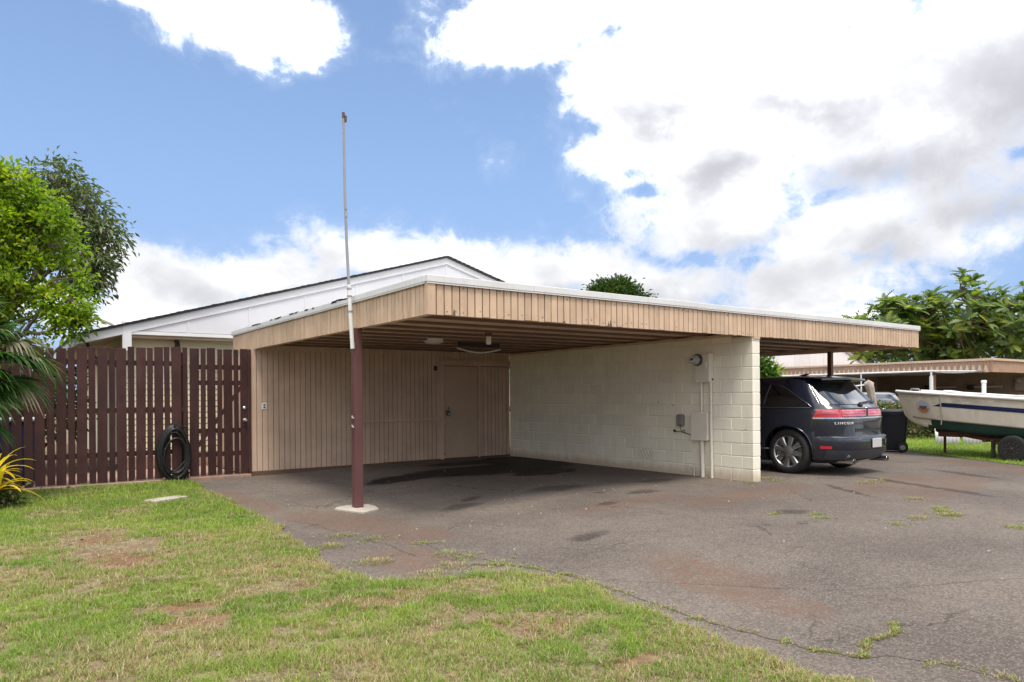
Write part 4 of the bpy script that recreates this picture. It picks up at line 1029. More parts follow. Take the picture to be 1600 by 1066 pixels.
mb = MB(); mb.cbox((-9.75, .8, .0), (-9.15, 1.4, 1.02), .03); put('body', mb.mesh('body', plain('blue plastic', (.018, .025, .09), .4)), bl)
mb = MB(); mb.cbox((-9.78, .76, 1.022), (-9.12, 1.44, 1.09), .02); put('lid', mb.mesh('lid', plain('pale lid', (.5, .55, .65), .4)), bl)
# ------------------------------------------------------------------ parked SUV
def carpaint(name, col, rough=.22, coat=1.0):
    m, N, p, o = material(name)
    pos = N.new('ShaderNodeNewGeometry').outputs['Position']
    d = N.noise(pos, 6, 6, .7); s = N.sep(pos)[2]
    dust = N.math('MULTIPLY', N.ramp(d, .4, .75), N.ramp(s, .8, .25, .0, .06))
    c = N.mix(dust, col, (.14, .125, .11, 1))
    N.link(c, p.inputs['Base Color']); p.inputs['Metallic'].default_value = .2
    N.link(N.math('ADD', N.math('MULTIPLY', dust, .9), rough), p.inputs['Roughness'])
    p.inputs['Coat Weight'].default_value = coat; p.inputs['Coat Roughness'].default_value = .04
    return m
M_NAVY = carpaint('dark navy car paint', (.008, .012, .026, 1))
M_GLASS = plain('tinted glass', (.006, .008, .010), .05, 0, .9, .6)
M_CHROME = plain('chrome', (.62, .62, .62), .14, 1.0, var=.05)
M_TYRE = plain('tyre rubber', (.016, .016, .016), .8, var=.4)
M_RIM = plain('alloy', (.42, .42, .43), .28, .9)
M_RED = plain('red lamp', (.45, .012, .022), .12, 0, .7, .8)
M_PINK = plain('clear red lamp', (.46, .085, .11), .12, 0, .7, .8)
M_TRIM = plain('grey lower trim', (.040, .043, .052), .4)

def make_suv(rings, n_pow, arches, arch_r, mat, hw_arch):
    """closed body built from rounded outlines at rising heights; wheel wells are cut out"""
    NP = 64; mb = MB(); vs = []; fs = []
    def outline(z, hw, yr, yf, n):
        yc, b = (yr + yf) / 2, (yf - yr) / 2; out = []
        for k in range(NP):
            th = 2 * PI * k / NP - PI / 2
            # spread points so that corners are well sampled
            c, s = math.cos(th), math.sin(th)
            out.append((hw * math.copysign(abs(c) ** (2 / n), c), yc + b * math.copysign(abs(s) ** (2 / n), s), z))
        return out
    for r in rings: vs += outline(*r)
    for i in range(len(rings) - 1):
        for k in range(NP): fs.append((i*NP+k, i*NP+(k+1) % NP, (i+1)*NP+(k+1) % NP, (i+1)*NP+k))
    fs.append(tuple(reversed(range(NP)))); fs.append(tuple((len(rings)-1)*NP + k for k in range(NP)))
    mb.add(vs, fs); me = mb.mesh('body', mat, True)
    ob = bpy.data.objects.new('body', me); COL.objects.link(ob)
    cb = MB()
    for (ay, az_) in arches:
        for sx in (-1, 1): cb.lathe((sx * hw_arch, ay, az_), (-sx, 0, 0), [(-.35, arch_r), (.34, arch_r)], 40)
    cme = cb.mesh('cut', mat); co = bpy.data.objects.new('cut', cme); COL.objects.link(co)
    md = ob.modifiers.new('b', 'BOOLEAN'); md.operation = 'DIFFERENCE'; md.object = co; md.solver = 'EXACT'
    dg = bpy.context.evaluated_depsgraph_get(); dg.update()
    nm = bpy.data.meshes.new_from_object(ob.evaluated_get(dg))
    bpy.data.objects.remove(ob); bpy.data.objects.remove(co)
    nm.name = 'body'
    return smooth_angle(nm, 40)

RINGS = [(.20,.84,.30,4.45,4.2),(.28,.93,.10,4.64,4.2),(.36,.95,.03,4.70,4.2),(.46,.962,.0,4.74,4.2),(.58,.965,.0,4.74,4.2),(.635,.965,.005,4.73,4.2),(.66,.965,.03,4.72,4.3),(.672,.962,.085,4.70,4.4),
         (.76,.97,.10,4.68,4.5),(.88,.975,.10,4.62,4.5),(.97,.972,.105,4.52,4.5),(1.03,.965,.12,4.2,4.5),(1.08,.955,.135,3.72,4.5),(1.13,.94,.165,3.55,4.5),(1.17,.92,.21,3.46,4.5),(1.25,.895,.285,3.32,4.6),(1.35,.862,.385,3.14,4.6),(1.45,.828,.485,2.95,4.6),(1.55,.79,.58,2.74,4.6),(1.61,.758,.62,2.60,4.4),(1.655,.71,.63,2.45,4.2),(1.685,.64,.70,2.25,3.6),(1.698,.50,.95,2.0,3.0),(1.702,.25,1.2,1.8,2.5)]
def ring_at(z):
    zs = [r[0] for r in RINGS]
    return [float(np.interp(z, zs, [r[i] for r in RINGS])) for i in (1, 2, 3, 4)]
def side_x(y, z):
    hw, yr, yf, n = ring_at(z); yc, b = (yr + yf) / 2, (yf - yr) / 2
    return hw * max(0, 1 - min(1, abs((y - yc) / b)) ** n) ** (1 / n)
def rear_y(x, z):
    hw, yr, yf, n = ring_at(z); yc, b = (yr + yf) / 2, (yf - yr) / 2
    return yc - b * max(0, 1 - min(1, abs(x / hw)) ** n) ** (1 / n)
CX, CY = 2.40, -7.24
AX = 1.02
car = thing('parked_car', 'dark navy SUV parked nose-in in the right bay, red tail lamps facing out', 'car', (CX, CY, 0), 0, world=False)
me = make_suv(RINGS, 4, [(AX, .40), (3.69, .40)], .435, M_NAVY, .98)
put('body', me, car)
mb = MB(); mb.box((-.62, .3, .24), (.62, 4.4, .5)); put('underbody', mb.mesh('underbody', M_BLACK), car)
def side_window(name, yz_left, yz_right, sx, mat, off=.006, parent=None):
    """patch between two curves given as lists of (y, z) at equal heights"""
    n = len(yz_left) - 1; m_ = 8; mb = MB()
    def P(u, v):
        i = v * n; a = int(min(i, n - 1)); t = i - a
        y0 = yz_left[a][0] * (1 - t) + yz_left[a+1][0] * t; z = yz_left[a][1] * (1 - t) + yz_left[a+1][1] * t
        y1 = yz_right[a][0] * (1 - t) + yz_right[a+1][0] * t
        y = y0 * (1 - u) + y1 * u
        return (sx * (side_x(y, z) + off), y, z)
    mb.grid(P, m_, n * 2)
    return put(name, mb.mesh(name, mat, True), parent or car)
for sx in (-1, 1):
    zs = [1.165, 1.25, 1.35, 1.43, 1.50, 1.545]
    rl = [(.66, 1.165), (.78, 1.25), (.93, 1.35), (1.06, 1.43), (1.22, 1.50), (1.38, 1.545)]
    rr = [(1.46, z) for z in zs]
    side_window('quarter_window', rl, rr, sx, M_GLASS)
    side_window('door_window', [(1.53, z) for z in zs], [(2.36 - .02 * i, z) for i, z in enumerate(zs)], sx, M_GLASS)
    side_window('front_window', [(2.44 - .02 * i, z) for i, z in enumerate(zs)], [(3.22 - .13 * i, z) for i, z in enumerate(zs)], sx, M_GLASS)
    # chrome line under and round the glass
    pts = [(sx * (side_x(y, 1.15) + .006), y, 1.15) for y in np.linspace(3.25, .62, 20)]
    pts += [(sx * (side_x(y, z) + .006), y, z) for (y, z) in [(.60, 1.165), (.66, 1.21), (.75, 1.265), (.90, 1.36), (1.03, 1.445), (1.19, 1.52), (1.36, 1.562)]]
    mb = MB(); mb.tube(pts, .0075, 6); put('window_trim', mb.mesh('window_trim', M_CHROME, True), car)
    for yy in (1.495, 2.40):
        mb = MB(); mb.tube([(sx * (side_x(yy, z) + .007), yy - .015 * i, z) for i, z in enumerate(zs)], .012, 5); put('pillar_strip', mb.mesh('pillar_strip', M_TRIM, True), car)
    # shut lines of the rear door and fuel flap
    dl = [(1.50, 1.15), (1.48, 1.0), (1.42, .85), (1.32, .72), (1.28, .60), (1.30, .45), (1.36, .34)]
    mb = MB(); mb.tube([(sx * (side_x(y, z) - .001), y, z) for y, z in dl], .004, 4); put('door_seam', mb.mesh('door_seam', M_BLACK), car)
    mb = MB(); mb.tube([(sx * (side_x(2.42, z) - .001), 2.42, z) for z in (1.15, 1.0, .8, .6, .4)], .004, 4); put('door_seam', mb.mesh('door_seam', M_BLACK), car)
    mb = MB(); mb.tube([(sx * (side_x(y, .98) + d), y, .98 + dz) for y, d, dz in ((1.62, .004, 0), (1.64, .035, .005), (1.78, .04, .006), (1.80, .004, .0))], .013, 6); put('door_handle', smooth_angle(mb.mesh('door_handle', M_NAVY)), car)
    mb = MB(); mb.tube([(sx * (side_x(y, .42) + .004), y, .42) for y in np.linspace(1.36, 3.2, 8)], .016, 5); put('sill_trim', mb.mesh('sill_trim', M_TRIM, True), car)
    # raised lip of the wheel arches
    for ay in (AX, 3.69):
        pts = []
        for k in range(25):
            t = PI * (-.06 + 1.12 * k / 24); y = ay + .445 * math.cos(t); z = .40 + .445 * math.sin(t); pts.append((sx * (side_x(y, z) + .004), y, z))
        mb = MB(); mb.tube(pts, .013, 6); put('arch_lip', mb.mesh('arch_lip', M_NAVY, True), car)
    # side reflector on the bumper corner
    mb = MB(); mb.grid(lambda u, v: (sx * (side_x(.28 + .17 * u, .46 + .045 * v) + .005), .28 + .17 * u, .46 + .045 * v), 6, 2); put('side_reflector', mb.mesh('side_reflector', M_RED, True), car)
fc = [(-(side_x(1.12 + .10 * math.cos(t), .96 + .085 * math.sin(t)) - .001), 1.12 + .10 * math.cos(t), .96 + .085 * math.sin(t)) for t in np.linspace(0, 2 * PI, 25)]
mb = MB(); mb.tube(fc, .003, 4, cap=False); put('fuel_flap_seam', mb.mesh('fuel_flap_seam', M_BLACK), car)

# wheels
def make_wheel(y, sx):
    R_, Wd = .388, .235
    x = sx * .805
    mb = MB(); prof = [(-.5, .74), (-.5, .86), (-.46, .94), (-.36, .985), (-.2, 1.0), (.2, 1.0), (.36, .985), (.46, .94), (.5, .86), (.5, .74), (.44, .70), (-.44, .70)]
    mb.lathe((x, y, R_), (sx, 0, 0), [(d * Wd, r * R_) for d, r in prof], 44, cap=False)
    wh = put('wheel', smooth_angle(mb.mesh('tyre', M_TYRE), 50), car)
    mb = MB(); mb.lathe((x, y, R_), (sx, 0, 0), [(-.46 * Wd, .71 * R_), (.45 * Wd, .71 * R_), (.47 * Wd, .735 * R_), (.44 * Wd, .70 * R_), (.38 * Wd, .665 * R_), (.1 * Wd, .64 * R_), (.05 * Wd, .2 * R_)], 40, cap=False)
    rim = put('rim', smooth_angle(mb.mesh('rim', M_RIM), 50), wh)
    mb = MB(); a = (sx, 0, 0)
    for k in range(8):
        th = 2 * PI * k / 8 + .2; c, s = math.cos(th), math.sin(th); tx_, tz = -s, c
        r0, r1 = .20 * R_, .675 * R_
        vs = []
        for r_, hw_, d in ((r0, .034, .42), (r1, .058, .40)):
            for q in (-1, 1):
                for dd, k_ in ((d * Wd, .62), ((d - .10) * Wd, 1.0)):
                    vs.append((x + sx * dd, y + c * r_ + tx_ * hw_ * q * k_, R_ + s * r_ + tz * hw_ * q * k_))
        mb.add(vs, [(0, 2, 6, 4), (1, 0, 4, 5), (2, 3, 7, 6), (0, 1, 3, 2), (4, 6, 7, 5), (1, 5, 7, 3)])
    put('spokes', mb.mesh('spokes', M_RIM), wh)
    mb = MB(); mb.lathe((x + sx * .30 * Wd, y, R_), a, [(0, .245 * R_), (.15 * Wd, .235 * R_), (.19 * Wd, .16 * R_), (.20 * Wd, .0)], 24, cap=False); put('hub_cap', smooth_angle(mb.mesh('hub_cap', M_RIM), 50), wh)
    mb = MB(); mb.lathe((x - sx * .02, y, R_), a, [(0, .60 * R_), (.006, .60 * R_)], 30); put('brake_disc', mb.mesh('brake_disc', plain('brake disc', (.03, .03, .03), .5, .5)), wh)
for ay in (AX, 3.69):
    for sx in (-1, 1): make_wheel(ay, sx)

# rear: hatch glass, spoiler, lamps, bumper, plate
def rear_patch(name, z0, z1, xa, xb, mat, off=.008, nu=24, nv=6, fx=lambda v: 1.0, parent=None):
    mb = MB()
    def P(u, v):
        z = z0 + (z1 - z0) * v; hw = ring_at(z)[0]; x = (xa + (xb - xa) * u) * fx(v) * hw
        return (x, rear_y(x, z) - off, z)
    mb.grid(P, nu, nv)
    return put(name, mb.mesh(name, mat, True), parent or car)
rg = rear_patch('rear_window', 1.205, 1.575, -.86, .86, M_GLASS, .01, 28, 8, lambda v: 1.0 - .02 * v)
for sx in (-1, 1):
    mb = MB(); mb.tube([(sx * .88 * ring_at(z)[0], rear_y(sx * .88 * ring_at(z)[0], z) - .010, z) for z in np.linspace(1.18, 1.60, 8)], .006, 6); put('window_edge', mb.mesh('window_edge', M_CHROME, True), car)
mb = MB()
sp_ = [(-.70, .50), (-.35, .40), (0, .375), (.35, .40), (.70, .50)]
def SP(u, v):
    x = -.70 + 1.40 * u; yb = np.interp(x, [p[0] for p in sp_], [p[1] for p in sp_]); y = yb + (1.05 - yb) * v
    return (x, y, 1.655 + .05 * (1 - (abs(x) / .8) ** 2.2) * min(1, .35 + v * 1.1) - .018 * (1 - v) ** 2)
mb.grid(SP, 24, 8)
def SPb(u, v):
    x = -.70 + 1.40 * u; yb = np.interp(x, [p[0] for p in sp_], [p[1] for p in sp_]); p = SP(u, 0)
    return (x, yb + (.30 + .05) * v, p[2] - .03 - .025 * v)
mb.grid(lambda u, v: SPb(1 - u, v), 24, 2)
mb.grid(lambda u, v: (SP(u, 0)[0], SP(u, 0)[1], SP(u, 0)[2] - .03 * v), 24, 1)
put('spoiler', smooth_angle(mb.mesh('spoiler', M_NAVY), 50), car)
# tail lamps wrap round the corners
def wrap_patch(name, z0, z1, s0, s1, mat, off=.012, nu=30, parent=None):
    """strip along the outline; s runs from the left side (-1.6) over the rear centre (0) to the right side"""
    mb = MB()
    def P(u, v):
        s = s0 + (s1 - s0) * u; z = z0 + (z1 - z0) * v; hw, yr, yf, n = ring_at(z); yc, b = (yr + yf) / 2, (yf - yr) / 2
        th = s * PI / 2 * .5
        # s = +-1 sits on the corner
        x = math.sin(th); c = math.cos(th)
        X = (hw + off) * math.copysign(abs(x) ** (2 / n), x); Y = yc - (b + off) * abs(c) ** (2 / n)
        return (X, Y, z)
    mb.grid(P, nu, 3)
    return put(name, mb.mesh(name, mat, True), parent or car)
wrap_patch('tail_lamp', .985, 1.125, -1.20, -.52, M_RED, .014, 18)
wrap_patch('tail_lamp', .985, 1.125, .52, 1.20, M_RED, .014, 18)
wrap_patch('lamp_strip', 1.0, 1.115, -.505, .505, M_PINK, .010, 24)
wrap_patch('lamp_line', 1.035, 1.05, -.50, .50, M_RED, .013, 24); wrap_patch('lamp_line', 1.075, 1.087, -.50, .50, M_RED, .013, 24)
wrap_patch('lamp_insert', 1.045, 1.11, -1.05, -.62, M_PINK, .018, 10); wrap_patch('lamp_insert', 1.045, 1.11, .62, 1.05, M_PINK, .018, 10)
wrap_patch('reverse_lamp', .960, .983, -1.20, 1.20, M_CHROME, .016, 40)
wrap_patch('lamp_frame', 1.126, 1.14, -.9, .9, M_BLACK, .009, 30)
# emblem, name
ye = rear_y(0, 1.06)
mb = MB(); mb.cbox((-.030, ye - .032, .985), (.030, ye - .012, 1.145), .006); em = put('emblem', mb.mesh('emblem', M_CHROME), car)
mb = MB(); mb.cbox((-.020, ye - .036, .995), (-.004, ye - .0325, 1.135), .002); mb.cbox((.004, ye - .036, .995), (.020, ye - .0325, 1.135), .002); put('emblem_field', mb.mesh('emblem_field', M_BLACK), em)
cu = bpy.data.curves.new('lettering', 'FONT'); cu.body = 'LINCOLN'; cu.size = .058; cu.extrude = .004; cu.space_character = 1.35
to = bpy.data.objects.new('t', cu); COL.objects.link(to)
dg = bpy.context.evaluated_depsgraph_get(); dg.update()
tm = bpy.data.meshes.new_from_object(to.evaluated_get(dg)); bpy.data.objects.remove(to)
tm.materials.clear(); tm.materials.append(plain('silver lettering', (.62, .62, .62), .35)); tm.name = 'lettering'
xs_ = [v.co.x for v in tm.vertices]; w_ = max(xs_) - min(xs_)
for v in tm.vertices:     # the letters follow the curve of the tailgate
    x_, z_, d_ = -.74 + v.co.x, .868 + v.co.y, v.co.z
    v.co = (x_, rear_y(x_, z_) - .008 - d_, z_)
tm.update(); put('lettering', tm, car)
cu2 = bpy.data.curves.new('badge', 'FONT'); cu2.body = 'V6'; cu2.size = .035; cu2.extrude = .003
bpy.data.curves.remove(cu2)
# tailgate seams, silver reflection facet is left to the paint; bumper
for s_ in (-.51, .51):
    pts = []
    for z in np.linspace(1.0, .68, 8):
        hw, yr, yf, n = ring_at(z); th = s_ * PI / 4 * (1 - .05 * (1.0 - z)); pts.append((hw * math.copysign(abs(math.sin(th)) ** (2 / n), th), (yr + yf) / 2 - (yf - yr) / 2 * math.cos(th) ** (2 / n) - .001, z))
    mb = MB(); mb.tube(pts, .005, 4); put('hatch_seam', mb.mesh('hatch_seam', M_BLACK), car)
# curved shut line down the body side behind the lamp
pts = [(-(side_x(y, z) - .001), y, z) for y, z in ((.50, .955), (.47, .86), (.40, .76), (.36, .69))]
mb = MB(); mb.tube(pts, .004, 4); put('bumper_seam', mb.mesh('bumper_seam', M_BLACK), car)
wrap_patch('bumper_shelf', .642, .668, -.85, .85, M_TRIM, .008, 40)
wrap_patch('lower_bumper', .275, .44, -1.0, 1.0, M_TRIM, .010, 40)
wrap_patch('bumper_skirt', .245, .28, -.6, .6, M_BLACK, .0, 30)
yp = rear_y(.16, .56)
mb = MB(); mb.cbox((-.04, yp - .022, .465), (.265, yp - .008, .618), .006); pl = put('licence_plate', mb.mesh('licence_plate', plain('blank plate', (.50, .49, .48), .4, var=.03)), car); pl.rotation_euler = (0, 0, .02)
for sx in (-1, 1):
    mb = MB(); mb.tube([(sx * .52, .45, .235), (sx * .53, .20, .245), (sx * .54, .03, .25)], [.045, .047, .05], 14, cap=True); mb.tube([(sx * .54, .029, .25), (sx * .54, .026, .25)], .042, 14); ex = put('exhaust_tip', smooth_angle(mb.mesh('exhaust_tip', M_CHROME), 50), car)
    mb = MB(); mb.lathe((sx * .54, .0255, .25), (0, -1, 0), [(0, .036), (.001, .036)], 14); put('exhaust_hole', mb.mesh('exhaust_hole', M_BLACK), ex)
mb = MB(); mb.tube([(-.02, rear_y(.0, 1.19) - .02, 1.185), (.12, rear_y(.12, 1.24) - .03, 1.225), (.46, rear_y(.46, 1.25) - .028, 1.255)], [.022, .016, .010], 6); mb.tube([(.02, rear_y(.0, 1.22) - .022, 1.225), (.56, rear_y(.55, 1.22) - .022, 1.235)], .011, 5); mb.lathe((.0, rear_y(0, 1.19) - .006, 1.185), (0, -1, .3), [(0, .045), (.03, .04), (.04, .02)], 12); put('wiper', mb.mesh('wiper', M_BLACK), car)
wrap_patch('hatch_handle', .735, .79, -.14, .22, M_BLACK, .004, 10)
wrap_patch('parking_sensor_band', .553, .556, -.8, .8, M_BLACK, .004, 30)
mb = MB(); mb.grid(lambda u, v: ((u - .5) * 1.3 * (1 + .1 * v), 3.55 - .75 * v + .06 * (1 - (2*u-1) ** 2), 1.14 + .42 * v), 12, 6); put('windscreen', mb.mesh('windscreen', M_GLASS, True), car)
mb = MB(); mb.tube([(0, 1.35, 1.70), (0, 1.22, 1.735), (0, 1.16, 1.745)], [.03, .02, .008], 6); put('antenna', mb.mesh('antenna', M_NAVY, True), car)
for sx in (-1, 1):
    mb = MB(); mb.lathe((sx * 1.02, 3.0, 1.14), (sx * .1, -1, 0), [(-.08, .04), (-.05, .09), (.03, .10), (.05, .09)], 14); put('wing_mirror', smooth_angle(mb.mesh('wing_mirror', M_NAVY)), car)

# ------------------------------------------------------------------ wheelie bin
bn = thing('wheelie_bin', 'dark wheelie bin standing on the grass edge behind the SUV', 'bin', (7.62, -4.98, 0), .45, world=False)
M_BIN = plain('dark bin plastic', (.007, .010, .018), .35, var=.3)
mb = MB()
def loft(mb, secs):
    n = len(secs[0]); vs = [p for s in secs for p in s]
    mb.add(vs, [(i*n+k, i*n+(k+1) % n, (i+1)*n+(k+1) % n, (i+1)*n+k) for i in range(len(secs)-1) for k in range(n)] + [tuple(reversed(range(n))), tuple((len(secs)-1)*n+k for k in range(n))])
def rrect(cx, cy, hx, hy, r, z, n=5):
    out = []
    for qx, qy, a0 in ((1, 1, 0), (-1, 1, PI/2), (-1, -1, PI), (1, -1, 3*PI/2)):
        for k in range(n): t = a0 + PI/2 * k / (n-1); out.append((cx + qx * (hx - r) + r * math.cos(t), cy + qy * (hy - r) + r * math.sin(t), z))
    return out
loft(mb, [rrect(0, -.02, .21, .24, .05, .04), rrect(0, -.01, .23, .27, .05, .25), rrect(0, 0, .285, .33, .05, .88), rrect(0, 0, .305, .35, .05, .885), rrect(0, 0, .305, .35, .05, .925)])
put('body', smooth_angle(mb.mesh('bin_body', M_BIN)), bn)
mb = MB(); loft(mb, [rrect(0, -.01, .315, .37, .05, .929), rrect(0, -.01, .315, .37, .05, .955), rrect(0, 0, .28, .33, .07, 1.0)]); put('lid', smooth_angle(mb.mesh('bin_lid', M_BIN)), bn)
mb = MB(); mb.tube([(-.24, .36, .90), (-.22, .43, .92), (.22, .43, .92), (.24, .36, .90)], .017, 8); put('handle', mb.mesh('handle', M_BIN), bn)
for sx in (-1, 1):
    mb = MB(); mb.lathe((sx * .27, -.21, .115), (sx, 0, 0), [(0, .105), (.015, .115), (.05, .115), (.06, .10)], 20); w = put('wheel', smooth_angle(mb.mesh('bin_wheel', M_TYRE)), bn)
    mb = MB(); mb.lathe((sx * .3305, -.21, .115), (sx, 0, 0), [(0, .06), (.006, .055), (.008, .02)], 14); put('hub', mb.mesh('hub', plain('grey hub', (.22, .21, .2), .5)), w)
for zz in (.62, .76):
    mb = MB(); mb.cbox((.06, -.36 + (.885 - zz) * .09, zz - .03), (.2, -.335 + (.885 - zz) * .09, zz + .03), .008); put('sticker', mb.mesh('sticker', plain('worn pale sticker', (.20, .20, .22), .6)), bn)
mb = MB(); mb.tube([(-.29, -.34, .84), (-.25, -.40, .75), (-.22, -.385, .68)], .012, 6); put('pull_bar', mb.mesh('pull_bar', plain('pale plastic', (.4, .4, .4), .5)), bn)

# ------------------------------------------------------------------ boat and trailer
BA = math.radians(90)
BO = Vector((7.48, -7.80, 0))
boat = thing('boat', 'white open skiff with navy stripe and dark green bottom on a trailer', 'boat', (BO.x, BO.y, 0), BA, world=False)
def boatmat():
    m, N, p, o = material('weathered gelcoat')
    pos = N.new('ShaderNodeNewGeometry').outputs['Position']
    a = N.noise(pos, 2.2, 6, .65); st = N.noise(N.scale(pos, (3, 3, .8)), 2.2, 6, .7); pt = N.noise(N.scale(pos, (1, 1, 3)), 1.7, 5, .6)
    zz = N.sep(pos)[2]
    c = N.mix(N.ramp(a, .35, .7), (.66, .60, .47, 1), (.74, .69, .58, 1))
    c = N.mix(N.math('MULTIPLY', N.ramp(st, .45, .7), .35), c, (.40, .31, .2, 1))
    band = N.math('MULTIPLY', N.ramp(zz, 1.10, 1.2), N.ramp(pt, .42, .56))
    c = N.mix(N.math('MULTIPLY', band, .62), c, (.36, .32, .24, 1))
    N.link(c, p.inputs['Base Color']); p.inputs['Roughness'].default_value = .5
    return m
M_HULL = boatmat()
M_NAVYST = paint('navy stripe paint', (.012, .022, .085), .45, .1, 4, .2)
M_GREEN = paint('dark green bottom paint', (.010, .045, .03), .5, .15, 3, .35, stain=(.03, .05, .04))
M_BOATW = paint('white gunwale', (.74, .73, .70), .45, .05, 3, .3)
#        x    gunwale half beam, z ; chine half beam, z ; keel z
ST = [(-2.0,.80,1.12,.72,.53,.33),(-.3,.82,1.235,.74,.665,.45),(.8,.82,1.315,.74,.755,.53),(1.4,.80,1.36,.71,.80,.585),(1.8,.76,1.39,.65,.835,.64),(2.05,.70,1.41,.58,.86,.71),(2.2,.63,1.425,.50,.885,.80),(2.28,.56,1.43,.44,.90,.86)]
def st_at(x):
    xs = [s[0] for s in ST]; return [float(np.interp(x, xs, [s[i] for s in ST])) for i in range(1, 6)]
STEM = .10   # forward rake of the bow: the gunwale runs ahead of the chine
def hullp(x, t, sx):
    """t: 0 keel .. 1 chine .. 2 gunwale"""
    g, zg, c, zc, zk = st_at(x)
    if t <= .5: y, z = c * .93 * t * 2, zk + (zc - zk) * .06 * t
    elif t <= 1: y, z = c * (.93 + .07 * (t - .5) * 2), zk + (zc - zk) * (.03 + .97 * (t - .5) * 2)
    else:
        u = t - 1; y = c + (g - c) * (u ** .85); z = zc + (zg - zc) * u
    rk = max(0, (x - 1.2) / 1.1) ** 2 * .10
    return (x + rk * (z - 1.0) / .45, sx * y, z)
xs_b = list(np.linspace(-2.0, 2.28, 50))
mb = MB()
for sx in (-1, 1): mb.grid(lambda u, v: hullp(-2.0 + 4.28 * u, 1 + v, sx), 50, 8)
mb.grid(lambda u, v: (-2.0, (u * 2 - 1) * (st_at(-2.0)[2] + (st_at(-2.0)[0] - st_at(-2.0)[2]) * v), (.53 + .59 * v)), 4, 4)
mb.grid(lambda u, v: hullp(2.28, 1 + v, u * 2 - 1), 4, 6)
hull = put('hull', smooth_angle(mb.mesh('hull', M_HULL, fix=True), 50), boat)
mb = MB()
for sx in (-1, 1): mb.grid(lambda u, v: hullp(-2.0 + 4.28 * u, v, sx), 50, 6)
bot = mb.mesh('hull_bottom', [M_GREEN, M_HULL], True)
for p_ in bot.polygons:
    c = p_.center
    if c.x > 1.62 + (.72 - c.z) * .3: p_.material_index = 1
put('hull_bottom', bot, boat)
mb = MB()
for sx in (-1, 1):
    P = [Vector(hullp(x, 2, sx)) for x in xs_b]
    mb.tube([p + Vector((0, sx * .01, 0)) for p in P], .030, 8)
put('gunwale', smooth_angle(mb.mesh('gunwale', M_BOATW), 60), boat)
mb = MB()
for sx in (-1, 1): mb.tube([Vector(hullp(x, 1.0, sx)) + Vector((0, sx * .006, 0)) for x in xs_b[:-3]], .014, 6)
put('chine_strip', mb.mesh('chine_strip', plain('brown shadow edge', (.20, .15, .11), .7)), boat)  # brown colour stands for the thin shadow line along the chine
# navy stripe with a pointed front end
mb = MB()
for sx in (-1, 1):
    def SPt(u, v):
        x1 = 1.30 + .22 * (1 - v)
        x = -1.99 + (x1 + 1.99) * u
        p = hullp(x, 1.52 + .155 * v, sx); return (p[0], p[1] + sx * .006, p[2])
    mb.grid(SPt, 40, 2)
put('stripe', mb.mesh('stripe', M_NAVYST, True), boat)
# round emblem near the bow: pale top, orange sun, dark waves
def disc(x, t, r, mat, off, part=None, nm='emblem'):
    c = Vector(hullp(x, t, 1)); e1 = (Vector(hullp(x + .05, t, 1)) - c).normalized(); e2 = (Vector(hullp(x, t + .05, 1)) - c).normalized(); nn = e1.cross(e2).normalized()
    if nn.y < 0: nn = -nn
    mb = MB(); pts = []
    a0, a1 = part or (0, 2 * PI)
    for k in range(24): a = a0 + (a1 - a0) * k / 23; pts.append(c + e1 * math.cos(a) * r + e2 * math.sin(a) * r + nn * off)
    mb.add(pts + [p - nn * .004 for p in pts], [tuple(range(24))] + [(i, (i+1) % 24, 24+(i+1) % 24, 24+i) for i in range(24)])
    return put(nm, mb.mesh(nm, mat), boat)
disc(1.72, 1.45, .15, plain('pale emblem', (.46, .46, .5), .6), .012)
disc(1.72, 1.45, .125, plain('orange emblem', (.50, .17, .04), .6), .016, (PI * 1.05, PI * 1.95), 'emblem_sun')
disc(1.72, 1.50, .085, plain('dark emblem', (.10, .10, .13), .6), .019, (PI * 1.0, PI * 2.0), 'emblem_wave')
# inside of the boat
mb = MB()
for sx in (-1, 1): mb.grid(lambda u, v: (lambda p: (p[0], p[1] * .955 - sx * .0, p[2] - .005))(hullp(-1.95 + 4.1 * u, 1.25 + .74 * v, sx)), 40, 3)
mb.grid(lambda u, v: (-1.95 + 3.9 * u, (v * 2 - 1) * st_at(-1.95 + 3.9 * u)[2] * .95, .72 + .28 * u), 30, 2)
put('inner_lining', mb.mesh('inner_lining', M_BOATW, True), boat)
for x in (-1.1, .6):
    g = st_at(x)[0] * .9; mb = MB(); mb.cbox((x - .14, -g, 1.0 + .06 * x), (x + .14, g, 1.03 + .06 * x), .008); put('thwart', mb.mesh('thwart', M_BOATW), boat)
mb = MB(); mb.cbox((1.5, -.55, 1.32), (2.1, .55, 1.345), .01); put('foredeck', mb.mesh('foredeck', M_BOATW), boat)
